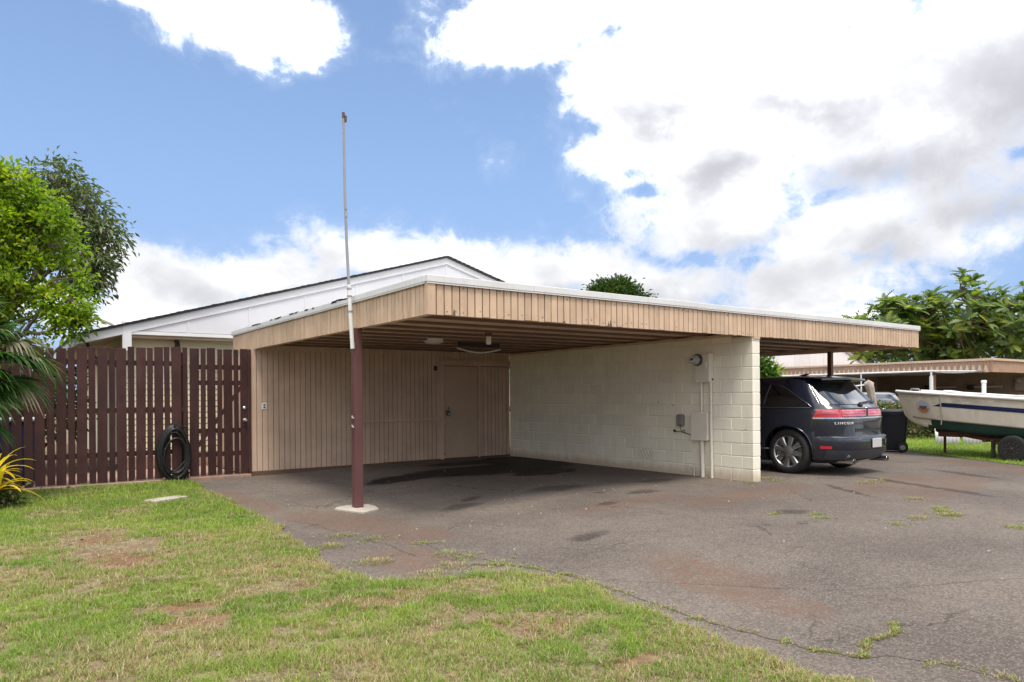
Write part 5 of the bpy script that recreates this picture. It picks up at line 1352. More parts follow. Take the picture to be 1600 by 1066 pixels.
# cleat with rope hanging down the side
mb = MB(); x = 1.34; P = [Vector(hullp(x, t, 1)) + Vector((0, .03, 0)) for t in (2.0, 1.8, 1.6, 1.4, 1.2, 1.05)]; P = [P[0] + Vector((0, -.1, .03))] + P + [P[-1] + Vector((.01, .01, -.12))]
mb.tube(P, .012, 6); k_ = P[-3]; mb.tube([k_ + Vector((.05, .02, -.02)), k_ + Vector((.08, .03, -.09)), k_ + Vector((0, .02, -.10)), k_ + Vector((-.03, .02, 0))], .012, 6); put('rope', mb.mesh('rope', plain('old rope', (.36, .32, .24), .9)), boat)
mb = MB(); mb.tube([(1.9, .5, 1.42), (1.92, .5, 1.475), (2.08, .5, 1.48), (2.1, .5, 1.44)], .012, 6); put('cleat', mb.mesh('cleat', M_STEEL), boat)
mb = MB(); mb.cbox((-.22, -.2, -.05), (.22, .2, -.015), .008); mb.cbox((-.26, -.19, -.01), (.2, .19, .025), .008); ch = tag(put('folded_chair', mb.mesh('folded_chair', M_BOATW)), 'white folded board lying on the boat seat', 'board')
ch.location = BO + Vector((math.cos(BA) * 1.36, math.sin(BA) * 1.36, 1.385)); ch.rotation_euler = (0, -.16, BA)
for i, x in enumerate(np.linspace(-.6, .45, 9)):
    if i == 0: rr_ = thing('boat_crate', 'low white crate standing inside the stern of the boat', 'crate', (BO.x, BO.y, 0), BA, world=False)
    mb = MB(); mb.cbox((x, -.3, 1.063), (x + .05, -.28, 1.30), .004); put('slat', mb.mesh('slat', M_BOATW), rr_)
mb = MB(); mb.cbox((-.65, -.32, 1.30), (.55, -.26, 1.325), .004); mb.cbox((-.65, -.32, 1.05), (.55, -.26, 1.062), .004); put('crate_rim', mb.mesh('crate_rim', M_BOATW), rr_)

tr = thing('boat_trailer', 'rusty boat trailer with black wheels under the white skiff', 'trailer', (BO.x, BO.y, 0), BA, world=False)
M_RUST = paint('rusty steel', (.13, .06, .035), .85, .3, 8, .5, bmp=.5, stain=(.05, .03, .025))
mb = MB()
for sx in (-1, 1): mb.tube([(-1.9, sx * .55, .30), (.6, sx * .50, .42), (1.3, sx * .2, .50), (1.75, 0, .54)], .045, 6)
for x in (-1.6, -.3, .6): mb.cbox((x - .04, -.58, .34 + .03 * x), (x + .04, .58, .40 + .03 * x), .006)
put('frame', mb.mesh('frame', M_RUST), tr)
mb = MB(); mb.cbox((-.05, -.78, .25), (.05, .78, .31), .008); put('axle', mb.mesh('axle', M_RUST), tr)
for sx in (-1, 1):
    mb = MB(); mb.tube([(-.42, sx * .6, .36), (0, sx * .6, .27), (.42, sx * .6, .36)], .03, 5); put('leaf_spring', mb.mesh('leaf_spring', M_RUST), tr)
    mb = MB(); R_ = .262; mb.lathe((0, sx * .80, R_), (0, sx, 0), [(-.08, .62*R_), (-.09, .8*R_), (-.08, .95*R_), (-.04, R_), (.04, R_), (.08, .95*R_), (.09, .8*R_), (.08, .62*R_)], 36); w = put('wheel', smooth_angle(mb.mesh('trailer_tyre', M_TYRE), 50), tr)
    mb = MB(); mb.lathe((0, sx * .80, R_), (0, sx, 0), [(.076, .62*R_), (.085, .60*R_), (.05, .54*R_), (.045, .34*R_), (.065, .28*R_), (.07, .12*R_), (.095, .11*R_), (.10, .0)], 30, cap=False); put('rim', smooth_angle(mb.mesh('trailer_rim', plain('black steel rim', (.07, .05, .04), .55, .3)), 40), w)
    mb = MB()
    for k in range(10): a = 2 * PI * k / 10; mb.lathe((math.cos(a) * .44 * R_, sx * (.84 + .048), R_ + math.sin(a) * .44 * R_), (0, sx, 0), [(0, .018), (.002, .017)], 8)
    for k in range(5): a = 2 * PI * k / 5; mb.lathe((math.cos(a) * .2 * R_, sx * (.84 + .066), R_ + math.sin(a) * .2 * R_), (0, sx, 0), [(0, .012), (.012, .010)], 6)
    mb.lathe((0, sx * .895, R_), (0, sx, 0), [(0, .022), (.015, .018)], 10); put('wheel_bolts', mb.mesh('wheel_bolts', plain('rusty bolts', (.05, .035, .028), .7)), w)
    mb = MB(); mb.cbox((.335, sx * .80 - .09, .06), (.36, sx * .80 + .09, .42), .006); put('mud_flap', mb.mesh('mud_flap', M_BLACK), tr)
    mb = MB(); mb.add([(x, sx * .38 + q, z + d) for x, z in ((-1.9, .30), (1.2, .50)) for q in (-.05, .05) for d in (0, .04)], [(0,1,3,2), (4,6,7,5), (0,2,6,4), (1,5,7,3), (0,4,5,1), (2,3,7,6)]); put('bunk', mb.mesh('bunk', M_RUST), tr)
mb = MB(); mb.cbox((1.15, .15, .43), (1.55, .45, .55), .01); mb.cbox((1.3, -.05, .52), (1.75, .12, .62), .01); mb.cbox((.9, .2, .46), (1.14, .42, .56), .01); put('winch_block', mb.mesh('winch_block', M_RUST), tr)
mb = MB(); mb.tube([(1.6, 0, .5), (1.6, 0, .03)], .03, 8); mb.lathe((1.6, 0, .02), (0, 0, 1), [(0, .09), (.02, .09)], 10); put('jack', mb.mesh('jack', M_RUST), tr)
mb = MB(); mb.tube([(1.0, -.55, .42), (1.16, -.9, .62), (1.16, -.9, 1.62)], .045, 12); mb.lathe((1.16, -.9, 1.60), (0, 0, 1), [(0, .056), (.05, .056), (.06, .04)], 12); put('guide_pole', smooth_angle(mb.mesh('guide_pole', M_BOATW)), tr)
# ------------------------------------------------------------------ neighbouring carport, house, awning
NX, NY = 18.6, -3.0
nc = thing('neighbor_carport', 'far peach-edged carport beyond the boat, of the same build', 'carport', (22, -1, 0))
NZB, NZT = 2.10, 2.50
M_FASC2 = paint('weathered peach boards', (.36, .23, .15), .65, .12, 4, .7, .1, grain=.6, stain=(.22, .13, .09))
mb = MB()
for i in range(84):     # front boards
    x = NX + .05 + i * .1016; mb.cbox((x - .046, NY, NZB + random.uniform(-.004, .004)), (x + .046, NY + .018, NZT), .003)
put('front_boards', mb.mesh('front_boards', M_FASC2), nc, stuff=True)
mb = MB()
for i in range(84):     # side boards
    y = NY + .03 + i * .1016; zb = NZB + random.uniform(-.006, .006)
    mb.cbox((NX - .018, y - .046, zb + .0), (NX, y + .046, NZT), .003)
put('side_boards', mb.mesh('side_boards', M_FASC2), nc, stuff=True)
mb = MB()
for i in range(42):     # pale triangles laid over the side boards for their triangular pattern
    y = NY + .2 + i * .20; w_ = .085
    mb.add([(NX - .024, y - w_, NZB - .004), (NX - .024, y + w_, NZB - .004), (NX - .024, y + .012, NZT - .13), (NX - .024, y - .012, NZT - .13),
            (NX - .019, y - w_, NZB - .004), (NX - .019, y + w_, NZB - .004), (NX - .019, y + .012, NZT - .13), (NX - .019, y - .012, NZT - .13)],
           [(0,1,2,3), (0,4,5,1), (1,5,6,2), (2,6,7,3), (3,7,4,0)])
put('pale_triangles', mb.mesh('pale_triangles', paint('pale peach triangles', (.62, .46, .34), .65, .06, 3, .15)), nc, stuff=True)
mb = MB(); mb.cbox((NX - .05, NY - .05, NZT + .002), (NX + 8.6, NY + .03, NZT + .085), .006); mb.cbox((NX - .05, NY + .031, NZT + .002), (NX + .03, 5.5, NZT + .085), .006); put('edge_strip', mb.mesh('edge_strip', paint('peach edge', (.60, .42, .30), .6)), nc)
mb = MB(); mb.box((NX + .04, NY + .04, NZT - .06), (NX + 8.5, 5.5, NZT + .02)); put('roof_deck', mb.mesh('roof_deck', M_JOIST), nc)
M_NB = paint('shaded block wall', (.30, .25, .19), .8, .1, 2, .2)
mb = MB()
for c_ in range(11):
    for k in range(17):
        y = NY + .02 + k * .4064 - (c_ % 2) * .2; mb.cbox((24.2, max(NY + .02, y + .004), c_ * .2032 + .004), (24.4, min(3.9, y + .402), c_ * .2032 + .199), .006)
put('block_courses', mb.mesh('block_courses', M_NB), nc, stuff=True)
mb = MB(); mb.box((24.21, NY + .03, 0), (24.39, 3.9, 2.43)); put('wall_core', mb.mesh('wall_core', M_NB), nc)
mb = MB(); mb.box((NX + .02, 3.92, -.05), (NX + 8.4, 4.0, 2.43)); put('back_wall', mb.mesh('back_wall', M_SIDE), nc)
mb = MB(); mb.cbox((NX + .05, -1.06, -.05), (NX + .19, -.92, 2.43), .006); put('support_post', mb.mesh('support_post', paint('peach post', (.50, .37, .27), .6)), nc)
nm_ = thing('electric_box', 'distant grey meter box on the neighbouring carport wall', 'box', (24.1, -2.0, 1.7))
mb = MB(); mb.cbox((24.08, -2.25, 1.45), (24.195, -1.75, 2.0), .01); put('case', mb.mesh('case', plain('grey box', (.34, .31, .26), .6)), nm_)
mb = MB(); mb.lathe((24.08, -1.9, 1.86), (-1, 0, 0), [(0, .11), (.1, .1), (.14, .05)], 16); put('meter', mb.mesh('meter', plain('grey meter', (.3, .29, .27), .3)), nm_)
for i, (y, lab) in enumerate(((1.0, 'left of two pale tubes fixed on the shaded far wall'), (-.75, 'right of two pale tubes fixed on the shaded far wall'))):
    wt = thing('wall_tube', lab, 'tube', (24.1, y, 1.6), group='pale tubes on the far wall')
    mb = MB(); mb.tube([(24.10, y + .5, 1.62), (24.10, y - .55, 1.63)], .03, 8); put('tube', mb.mesh('tube', M_WHITE), wt)
    mb = MB(); mb.cbox((24.03, y + .5, 1.52), (24.195, y + .75, 1.72), .02); put('end_box', mb.mesh('end_box', M_BLACK), wt)

nh = thing('neighbor_house', 'white gable of the next house above the far carport', 'house', (20, 10, 0))
M_GAB2 = paint('neighbour white gable', (.70, .70, .73), .6, .03, 2, .06)
NPX, NPZ, NSL, NGY = 21.6, 4.66, .335, 5.8
for k in range(-6, 6):
    xa, xb = NPX + k * 1.22, NPX + (k + 1) * 1.22
    za, zb_ = NPZ - NSL * abs(xa - NPX) - .16, NPZ - NSL * abs(xb - NPX) - .16
    if min(za, zb_) < 2.6: continue
    mb = MB(); mb.prism([(xa + .008, 2.3), (xb - .008, 2.3), (xb - .008, zb_), (xa + .008, za)], 1, NGY, NGY + .03); put('gable_panel', mb.mesh('gable_panel', M_GAB2), nh)
for sgn in (-1, 1):
    xe = NPX + sgn * 6.0; ze = NPZ - NSL * 6.0
    mb = MB(); mb.prism([(NPX, NPZ - .15), (xe, ze - .15), (xe, ze), (NPX, NPZ)], 1, NGY - .06, NGY - .01); put('rake_board', mb.mesh('rake_board', paint('rake grey', (.40, .37, .34), .6)), nh)
    mb = MB(); mb.prism([(NPX, NPZ + .05), (xe, ze + .05), (xe, ze + .004), (NPX, NPZ + .004)], 1, NGY - .1, NGY + 9); put('roof', mb.mesh('roof', M_SHING), nh)
mb = MB(); mb.box((NPX - 5.2, NGY + .06, -.05), (NPX + 5.2, NGY + 9, 2.6)); put('walls', mb.mesh('walls', M_CREAM), nh)

aw = thing('awning', 'grey tarp awning on white pipe legs in front of the far carport', 'awning', (17, 1, 0))
M_TARP = plain('grey tarp', (.15, .155, .17), .7, var=.2, scale=2)
AXN, AXF = 16.3, 18.55
def AW(u, v):
    y = -2.1 + 7.4 * u; x = AXN + (AXF - AXN) * v
    sag = -.07 * math.sin(PI * v) - .03 * math.sin(PI * ((y * .7) % 1))
    return (x, y - .7 * v * (1 - u), 2.12 + .0 * v + sag + (.08 * v if u < .12 else 0))
mb = MB(); mb.grid(AW, 30, 8); me = mb.mesh('tarp', M_TARP, True, fix=False); put('tarp', me, aw)
mb = MB(); mb.tube([(AXN, -2.15, 2.13), (AXN, 5.4, 2.12)], .03, 8); mb.tube([(AXN, -2.12, 2.13), (AXF, -2.6, 2.14)], .022, 6); put('front_pipe', mb.mesh('front_pipe', M_WHITE), aw)
for y, r_ in ((-2.0, .035), (.45, .026), (3.4, .026)):
    mb = MB(); mb.tube([(AXN, y, 2.10), (AXN, y, .0)], r_, 8)
    if y == -2.0: mb.lathe((AXN, y, 0), (0, 0, 1), [(0, .06), (1.95, .06)], 10)
    else: mb.lathe((AXN, y, 0), (0, 0, 1), [(0, .07), (1.42, .07)], 8)
    put('leg', mb.mesh('leg', M_WHITE), aw)

def sedan(name, label, loc, rot, col):
    rings = [(.18,.78,.25,4.2,4.0),(.30,.86,.05,4.42,4.0),(.55,.88,.0,4.5,4.0),(.80,.88,.05,4.42,4.2),(.92,.86,.12,4.2,4.2),(.97,.82,.85,3.4,4.2),(1.10,.77,1.0,3.12,4.2),(1.25,.70,1.25,2.85,4.0),(1.38,.62,1.5,2.55,3.6),(1.43,.45,1.75,2.3,3.0)]
    c = thing(name, label, 'car', loc, rot, world=False)
    mat = carpaint(name + ' paint', col)
    put('body', make_suv(rings, 4, [(.85, .32), (3.5, .32)], .36, mat, .89), c)
    zs = [r[0] for r in rings]
    def rg_(z): return [float(np.interp(z, zs, [r[i] for r in rings])) for i in (1, 2, 3, 4)]
    def sx_(y, z):
        hw, yr, yf, n = rg_(z); yc, b = (yr + yf) / 2, (yf - yr) / 2; return hw * max(0, 1 - min(1, abs((y - yc) / b)) ** n) ** (1 / n)
    for sx in (-1, 1):
        mb = MB(); mb.grid(lambda u, v: (sx * (sx_(1.25 + 1.75 * u - (.3 * v * (2 * u - 1)), 1.0 + .32 * v) + .006), 1.25 + 1.75 * u - .3 * v * (2 * u - 1), 1.0 + .32 * v), 8, 4); put('side_window', mb.mesh('side_window', M_GLASS, True), c)
        for ay in (.85, 3.5):
            mb = MB(); mb.lathe((sx * .78, ay, .32), (sx, 0, 0), [(-.09, .2), (-.09, .29), (-.05, .32), (.05, .32), (.09, .29), (.09, .2), (.06, .1)], 24); put('wheel', smooth_angle(mb.mesh('sedan_wheel', M_TYRE)), c)
    for s_ in (0, 1):
        def WS(u, v):
            z = 1.0 + .35 * v; hw, yr, yf, n = rg_(z); x = (u * 2 - 1) * hw * .86; yc, b = (yr + yf) / 2, (yf - yr) / 2; dy = b * max(0, 1 - abs(x / hw) ** n) ** (1 / n) + .012
            return (x, yc + (dy if s_ else -dy), z)
        mb = MB(); mb.grid(WS, 14, 4); put('windscreen', mb.mesh('windscreen', M_GLASS, True), c)
    return c
sedan('parked_car', 'white car parked far behind the hedge, only its roof and bonnet showing', (13.5, -1.9, 0), -.9, (.45, .45, .44, 1))
sedan('parked_car', 'pale blue car parked under the far carport behind the boat', (21.2, -2.4, .02), 0.0, (.36, .42, .60, 1))

# ------------------------------------------------------------------ old post, sheets
pw_ = thing('weathered_post', 'grey weathered wooden post with a thin rod, leaning behind the SUV', 'post', (8.0, -4.3, 0), world=False)
M_OLDWOOD = paint('grey old wood', (.40, .35, .29), .9, .2, 5, .5, grain=1, bmp=.6)
mb = MB(); mb.tube([(.10, -.07, -.05), (.06, -.045, .6), (.02, -.02, 1.1), (-.03, .02, 1.45), (-.07, .04, 1.60), (-.09, .05, 1.67)], [.075, .08, .085, .095, .11, .075], 9); mb.tube([(-.16, .10, 1.60), (-.09, .05, 1.64), (.0, -.01, 1.60)], [.05, .085, .06], 8); put('post', smooth_angle(mb.mesh('post', M_OLDWOOD)), pw_)
mb = MB(); mb.tube([(-.1, .06, 1.60), (-.52, .32, 1.55)], .018, 6); put('rod', mb.mesh('rod', M_WHITE), pw_)
M_SHEET = paint('dull galvanised sheet', (.50, .50, .50), .5, .12, 4, .5, metal=.3, stain=(.3, .26, .22))
for (ax, ay, bx, by, h_, lab) in ((9.91,-4.95,10.44,-5.31,.50,'left corrugated metal sheet standing in the grass under the boat'),(10.50,-5.36,11.0,-5.70,.47,'right corrugated metal sheet standing in the grass under the boat')):
    mb = MB(); L = math.hypot(bx - ax, by - ay); ex, ey = (bx - ax) / L, (by - ay) / L
    n = int(L / .0125)
    def SH(u, v):
        w_ = .012 * math.sin(u * L / .05 * PI)
        return (ax + ex * u * L - ey * w_ - ey * .06 * v, ay + ey * u * L + ex * w_ + ex * .06 * v, -.03 + h_ * v * (1 - .12 * u))
    mb.grid(SH, n, 2); o = put('metal_sheet', mb.mesh('metal_sheet', M_SHEET, True, fix=False)); tag(o, lab, 'metal sheet', 'corrugated sheets under the boat')
    md = o.modifiers.new('t', 'SOLIDIFY'); md.thickness = .003
# ------------------------------------------------------------------ plants
def unit(a): return a / np.maximum(1e-9, np.linalg.norm(a, axis=1, keepdims=True))
def leaf_mesh(name, C, A, U, L, Wd, cols, mat, fold=.25, wide=.45, droop=.15):
    """two-sided folded leaves: base, left, right, tip"""
    n = len(C); A = unit(A); S = unit(np.cross(A, U)); U = unit(np.cross(S, A)); L = L[:, None]; Wd = Wd[:, None]
    base = C; tip = C + A * L - U * L * droop
    m = C + A * L * wide + U * L * .05
    lf = m + S * Wd * .5 + U * Wd * fold; rt = m - S * Wd * .5 + U * Wd * fold
    v = np.stack([base, lf, tip, rt], 1).reshape(-1, 3)
    b = (np.arange(n) * 4)[:, None]
    tri = np.concatenate([b + np.array([[0, 2, 1]]), b + np.array([[0, 3, 2]])], 1).reshape(-1)
    me = bpy.data.meshes.new(name); nt = n * 2
    me.vertices.add(n * 4); me.vertices.foreach_set('co', v.reshape(-1))
    me.loops.add(nt * 3); me.loops.foreach_set('vertex_index', tri.astype(np.int32))
    me.polygons.add(nt); me.polygons.foreach_set('loop_start', (np.arange(nt) * 3).astype(np.int32))
    try: me.polygons.foreach_set('loop_total', np.full(nt, 3, np.int32))
    except Exception: pass
    c4 = np.ones((n, 4, 4)); c4[:, :, :3] = cols[:, None, :]
    ca = me.color_attributes.new('Col', 'FLOAT_COLOR', 'POINT'); ca.data.foreach_set('color', c4.reshape(-1))
    me.materials.append(mat); me.update(calc_edges=True)
    return me
def pal(n, colors, weights, jit=.25):
    i = rng.choice(len(colors), n, p=np.array(weights) / sum(weights))
    return np.array(colors)[i] * rng.uniform(1 - jit, 1 + jit, (n, 1))
def lobes_points(lobes, n, shell=.55):
    w = np.array([r ** 2 for _, r in lobes]); i = rng.choice(len(lobes), n, p=w / w.sum())
    d = unit(rng.normal(size=(n, 3))); rad = rng.uniform(shell ** 3, 1, n) ** (1 / 3)
    c = np.array([l[0] for l in lobes])[i]; r = np.array([l[1] for l in lobes])[i]
    return c + d * (rad * r)[:, None] * np.array([1, 1, .9]), d
M_BARK = paint('bark', (.16, .12, .09), .9, .25, 6, .4, bmp=.6)
M_LEAF = leafmat('leaf', .42, .4)
M_LEAFD = leafmat('dark leaf', .30, .38)
def limb(mb, a, b, r0, r1, wob=.12, n=6, sides=6):
    a = Vector(a); b = Vector(b); L = (b - a).length; pts = []; sd = random.random() * 90
    for k in range(n + 1):
        t = k / n; q = a.lerp(b, t); w_ = wob * L * math.sin(PI * t)
        q += Vector((mnoise.noise(Vector((t * 2.3, sd, 0))), mnoise.noise(Vector((t * 2.3, sd, 5))), mnoise.noise(Vector((t * 2.3, sd, 9))) + .25 * math.sin(PI * t))) * w_
        pts.append(q)
    mb.tube(pts, [r0 + (r1 - r0) * k / n for k in range(n + 1)], sides); return pts
def tree(name, label, group, base, fork, lobes, nclump, per, leaf, lw, colors, weights, mat, tr, spread, shell=.5, droop=.15, updir=.5, hang=0.0, cat='tree', holes=None):
    t = thing(name, label, cat, base, group=group)
    mb = MB(); limb(mb, base, fork, tr, tr * .7, .05, 8, 10)
    P, D_ = lobes_points(lobes, nclump * (2 if holes else 1), shell)
    if holes:
        kk = np.array([mnoise.noise(Vector(p) * holes[0] + Vector((3.1, 7.7, 1.3))) > holes[1] for p in P]); P, D_ = P[kk][:nclump], D_[kk][:nclump]; nclump = len(P)
    ends = []
    for (c, r) in lobes: ends.append((c, limb(mb, fork, c, tr * .5, tr * .14, .2, 7, 7)))
    allp = [p for _, pp in ends for p in pp[2:]]
    arr = np.array([tuple(p) for p in allp])
    for p in P:
        j = int(np.argmin(((arr - p) ** 2).sum(1))); limb(mb, arr[j], p, tr * .10, tr * .03, .18, 3, 4)
    put('trunk', smooth_angle(mb.mesh('trunk', M_BARK), 60), t)
    n = nclump * per
    ci = np.repeat(np.arange(nclump), per); off = rng.normal(size=(n, 3)) * np.array([spread, spread, spread * .75])
    C = P[ci] + off; A = unit(off) * .8 + D_[ci] * .5 + rng.normal(size=(n, 3)) * .45 + np.array([0, 0, -hang]); U = rng.normal(size=(n, 3)) * .55 + np.array([0, 0, updir + .6])
    L = leaf * rng.uniform(.45, 1.4, n)
    cl = pal(nclump, colors, weights, .2)[ci] * .7 + pal(n, colors, weights, .22) * .3
    me = leaf_mesh('foliage', C, A, U, L, L * lw, cl, mat, droop=droop)
    put('foliage', me, t, stuff=True)
    return t

tree('bright_tree', 'bright yellow-green leafy tree behind the fence at the left edge', 'trees behind the fence', (-9.9, 2.5, -.08), (-9.7, 2.45, 2.2),
     [((-9.35,2.5,4.95),.75),((-8.95,2.2,4.25),.72),((-9.6,2.5,4.3),.8),((-8.85,2.0,3.55),.55),((-9.35,2.2,3.4),.7),((-8.65,1.72,3.15),.42),((-10.2,2.6,4.6),.9),((-10.4,2.4,3.3),.9),((-8.62,1.7,2.85),.33),((-9.25,2.0,2.75),.5),((-9.55,2.6,5.45),.38),((-8.95,2.25,4.9),.35),((-9.9,2.0,2.5),.6)],
     470, 34, .105, .5, [(.30,.43,.025),(.19,.33,.028),(.44,.50,.03),(.08,.16,.025)], [3.5, 4, 1.9, 3], M_LEAF, .11, .10, .3, holes=(1.7, -.06))
tree('yard_shrub', 'dense green shrub behind the fence boards at the far left', None, (-10.2, 1.4, -.05), (-10.2, 1.4, .5), [((-9.6,1.9,1.0),.8),((-10.6,1.6,1.1),.9),((-11.6,1.5,1.1),.9),((-9.2,2.2,1.5),.5),((-10.2,2.0,1.9),.7),((-12.4,1.6,1.2),.9),((-8.9,4.6,1.3),1.0),((-10.3,4.6,1.4),1.4),((-12,4.6,1.4),1.5),((-13.6,4,1.4),1.5)], 420, 40, .15, .5, [(.05,.10,.02),(.08,.15,.03),(.035,.07,.02)], [1, 1, 1], M_LEAFD, .06, .16, .3, cat='shrub')
tree('dark_tree', 'darker olive green tree with drooping leaves behind the bright tree', 'trees behind the fence', (-9.9, 6.3, -.08), (-9.5, 6.2, 3.4),
     [((-8.55,5.95,6.35),.62),((-7.95,5.5,5.7),.62),((-8.25,5.6,4.6),.85),((-7.65,5.25,5.1),.45),((-8.95,6.2,5.95),.85),((-8.05,5.5,3.95),.5),((-9.05,6.3,6.45),.42),((-9.9,6.2,5.5),1.1),((-7.75,5.3,4.45),.42)],
     300, 30, .15, .36, [(.12,.17,.065),(.18,.22,.10),(.08,.12,.045),(.27,.22,.13)], [4, 3, 3, 1.4], M_LEAFD, .13, .14, .25, hang=.6, updir=.3, holes=(1.5, -.12))
tree('round_tree', 'round topped green tree rising behind the carport roof', None, (18.35, 15.6, 0), (18.35, 15.6, 3.6),
     [((18.3,15.6,6.3),1.55),((17.6,16.0,6.2),1.0),((19.2,15.1,6.2),1.1),((18.6,15.5,7.0),.85),((17.9,15.8,6.9),.8)],
     360, 40, .22, .42, [(.06,.115,.03),(.10,.16,.04),(.035,.075,.025)], [4, 3, 3], M_LEAFD, .22, .24, .55)

# breadfruit tree with big lobed leaves: the ones that show largest are leaves of their own
def lobed_leaf(seed):
    r_ = random.Random(seed); out = []
    for k in range(6):
        t = .08 + .80 * k / 5; wd = .30 * math.sin(PI * min(1, t * .86 + .10)) ** .8
        out.append((t - .02, wd * .42)); out.append((t + .10, wd * r_.uniform(.9, 1.1)))
    out = [(0, .012)] + out + [(1.0, 0.0)]
    vs = []; fs = []; bend = r_.uniform(.12, .3)
    def zz(x, y): return -bend * x * x + abs(y) * .35
    for x, y in out: vs.append((x, 0, zz(x, 0)))
    n = len(out)
    for s_ in (1, -1):
        o = len(vs)
        for x, y in out: vs.append((x + .0, y * s_, zz(x, y)))
        for i in range(n - 1):
            q = (i, i + 1, o + i + 1, o + i); fs.append(q if s_ > 0 else tuple(reversed(q)))
    return np.array(vs), fs
def bf_mesh(seed, col):
    v, f = lobed_leaf(seed); me = bpy.data.meshes.new('leaf'); me.from_pydata(v.tolist(), [], f)
    ca = me.color_attributes.new('Col', 'FLOAT_COLOR', 'POINT'); c4 = np.ones((len(v), 4)); c4[:, :3] = col; ca.data.foreach_set('color', c4.reshape(-1)); me.materials.append(M_LEAF); me.update(); return me
bfcols = [(.11,.18,.04),(.17,.25,.05),(.27,.33,.07),(.06,.11,.03),(.14,.20,.08)]
bf_meshes = [bf_mesh(i, bfcols[i % 5]) for i in range(10)]
bt = thing('breadfruit_tree', 'large leaved green tree spreading above the far carport at the right edge', 'tree', (27.8, 1.5, 0))
lob = [((23.1,.1,4.2),1.75),((21.0,1.6,4.1),1.35),((19.95,2.3,3.55),.85),((25.3,-1.4,4.2),1.75),((23.15,-.15,5.7),.75),((20.85,1.55,5.0),.55),((26.3,-2.0,5.3),1.0),((24.3,-.9,4.95),1.0),((22.1,.9,4.6),1.0),((19.6,2.6,4.2),.5),((27.2,-2.6,4.6),1.4),((21.6,2.6,3.3),1.0),((24.2,1.2,3.4),1.3)]
mb = MB(); limb(mb, (27.8, 1.5, -.05), (27.0, 1.0, 3.0), .24, .19, .05, 8, 10)
ends = [limb(mb, (27.0, 1.0, 3.0), c, .13, .04, .2, 8, 7) for c, r in lob]
arr = np.array([tuple(p) for pp in ends for p in pp[2:]])
NW = 460
P, D_ = lobes_points(lob, NW, .35)
P[:, 2] = np.maximum(P[:, 2], 2.75)
xf = []
for p, d in zip(P, D_):
    j = int(np.argmin(((arr - p) ** 2).sum(1))); limb(mb, arr[j], p, .035, .014, .22, 4, 5)
    axis = Vector(d * .6 + np.array([0, 0, .8])).normalized(); k = random.randint(5, 8); ph = random.random() * 6
    e1 = axis.orthogonal().normalized(); e2 = axis.cross(e1)
    for i in range(k):
        a = ph + i * 2.4; el_ = random.uniform(.05, .9)
        dirv = (e1 * math.cos(a) + e2 * math.sin(a)) * math.cos(el_) + axis * math.sin(el_)
        dirv.normalize(); side = dirv.cross(axis).normalized(); up_ = side.cross(dirv)
        M = Matrix((dirv, -side, up_)).transposed().to_4x4(); M.translation = Vector(p) + dirv * .06
        xf.append((M @ Matrix.Scale(random.uniform(.34, .54), 4), (Vector(p) - CAM).length))
put('trunk', smooth_angle(mb.mesh('trunk', M_BARK), 60), bt)
xf.sort(key=lambda q: q[1])
for i, (M, d) in enumerate(xf[:290]):
    o = bpy.data.objects.new('leaf', random.choice(bf_meshes)); link(o, bt)
    o.matrix_local = Matrix.Translation(-bt.location) @ M
vs = []; fs = []; cs = []
for M, d in xf[290:]:
    v, f = lobed_leaf(random.randint(0, 9)); k = len(vs); A4 = np.array(M)
    vv = v @ A4[:3, :3].T + A4[:3, 3]; vs += vv.tolist(); fs += [tuple(i + k for i in q) for q in f]; c = random.choice(bfcols); s_ = random.uniform(.75, 1.2); cs += [(c[0]*s_, c[1]*s_, c[2]*s_, 1)] * len(v)
me = bpy.data.meshes.new('foliage'); me.from_pydata(vs, [], fs); ca = me.color_attributes.new('Col', 'FLOAT_COLOR', 'POINT'); ca.data.foreach_set('color', np.array(cs).reshape(-1)); me.materials.append(M_LEAF); me.update()
put('foliage', me, bt, stuff=True)
tree('background_tree', 'dense dark green tree behind the far carport roof', None, (33, 9, 0), (33, 9, 2.0),
     [((31,10,3.6),1.9),((33.5,8.5,4.0),2.2),((36,6.5,4.0),2.3),((29.4,11.2,3.2),1.5),((39,5,4.2),2.6),((42,3,4.4),2.8)], 420, 34, .26, .5, [(.05,.10,.025),(.085,.15,.035),(.03,.065,.02)], [4, 3, 3], M_LEAFD, .3, .32, .4)

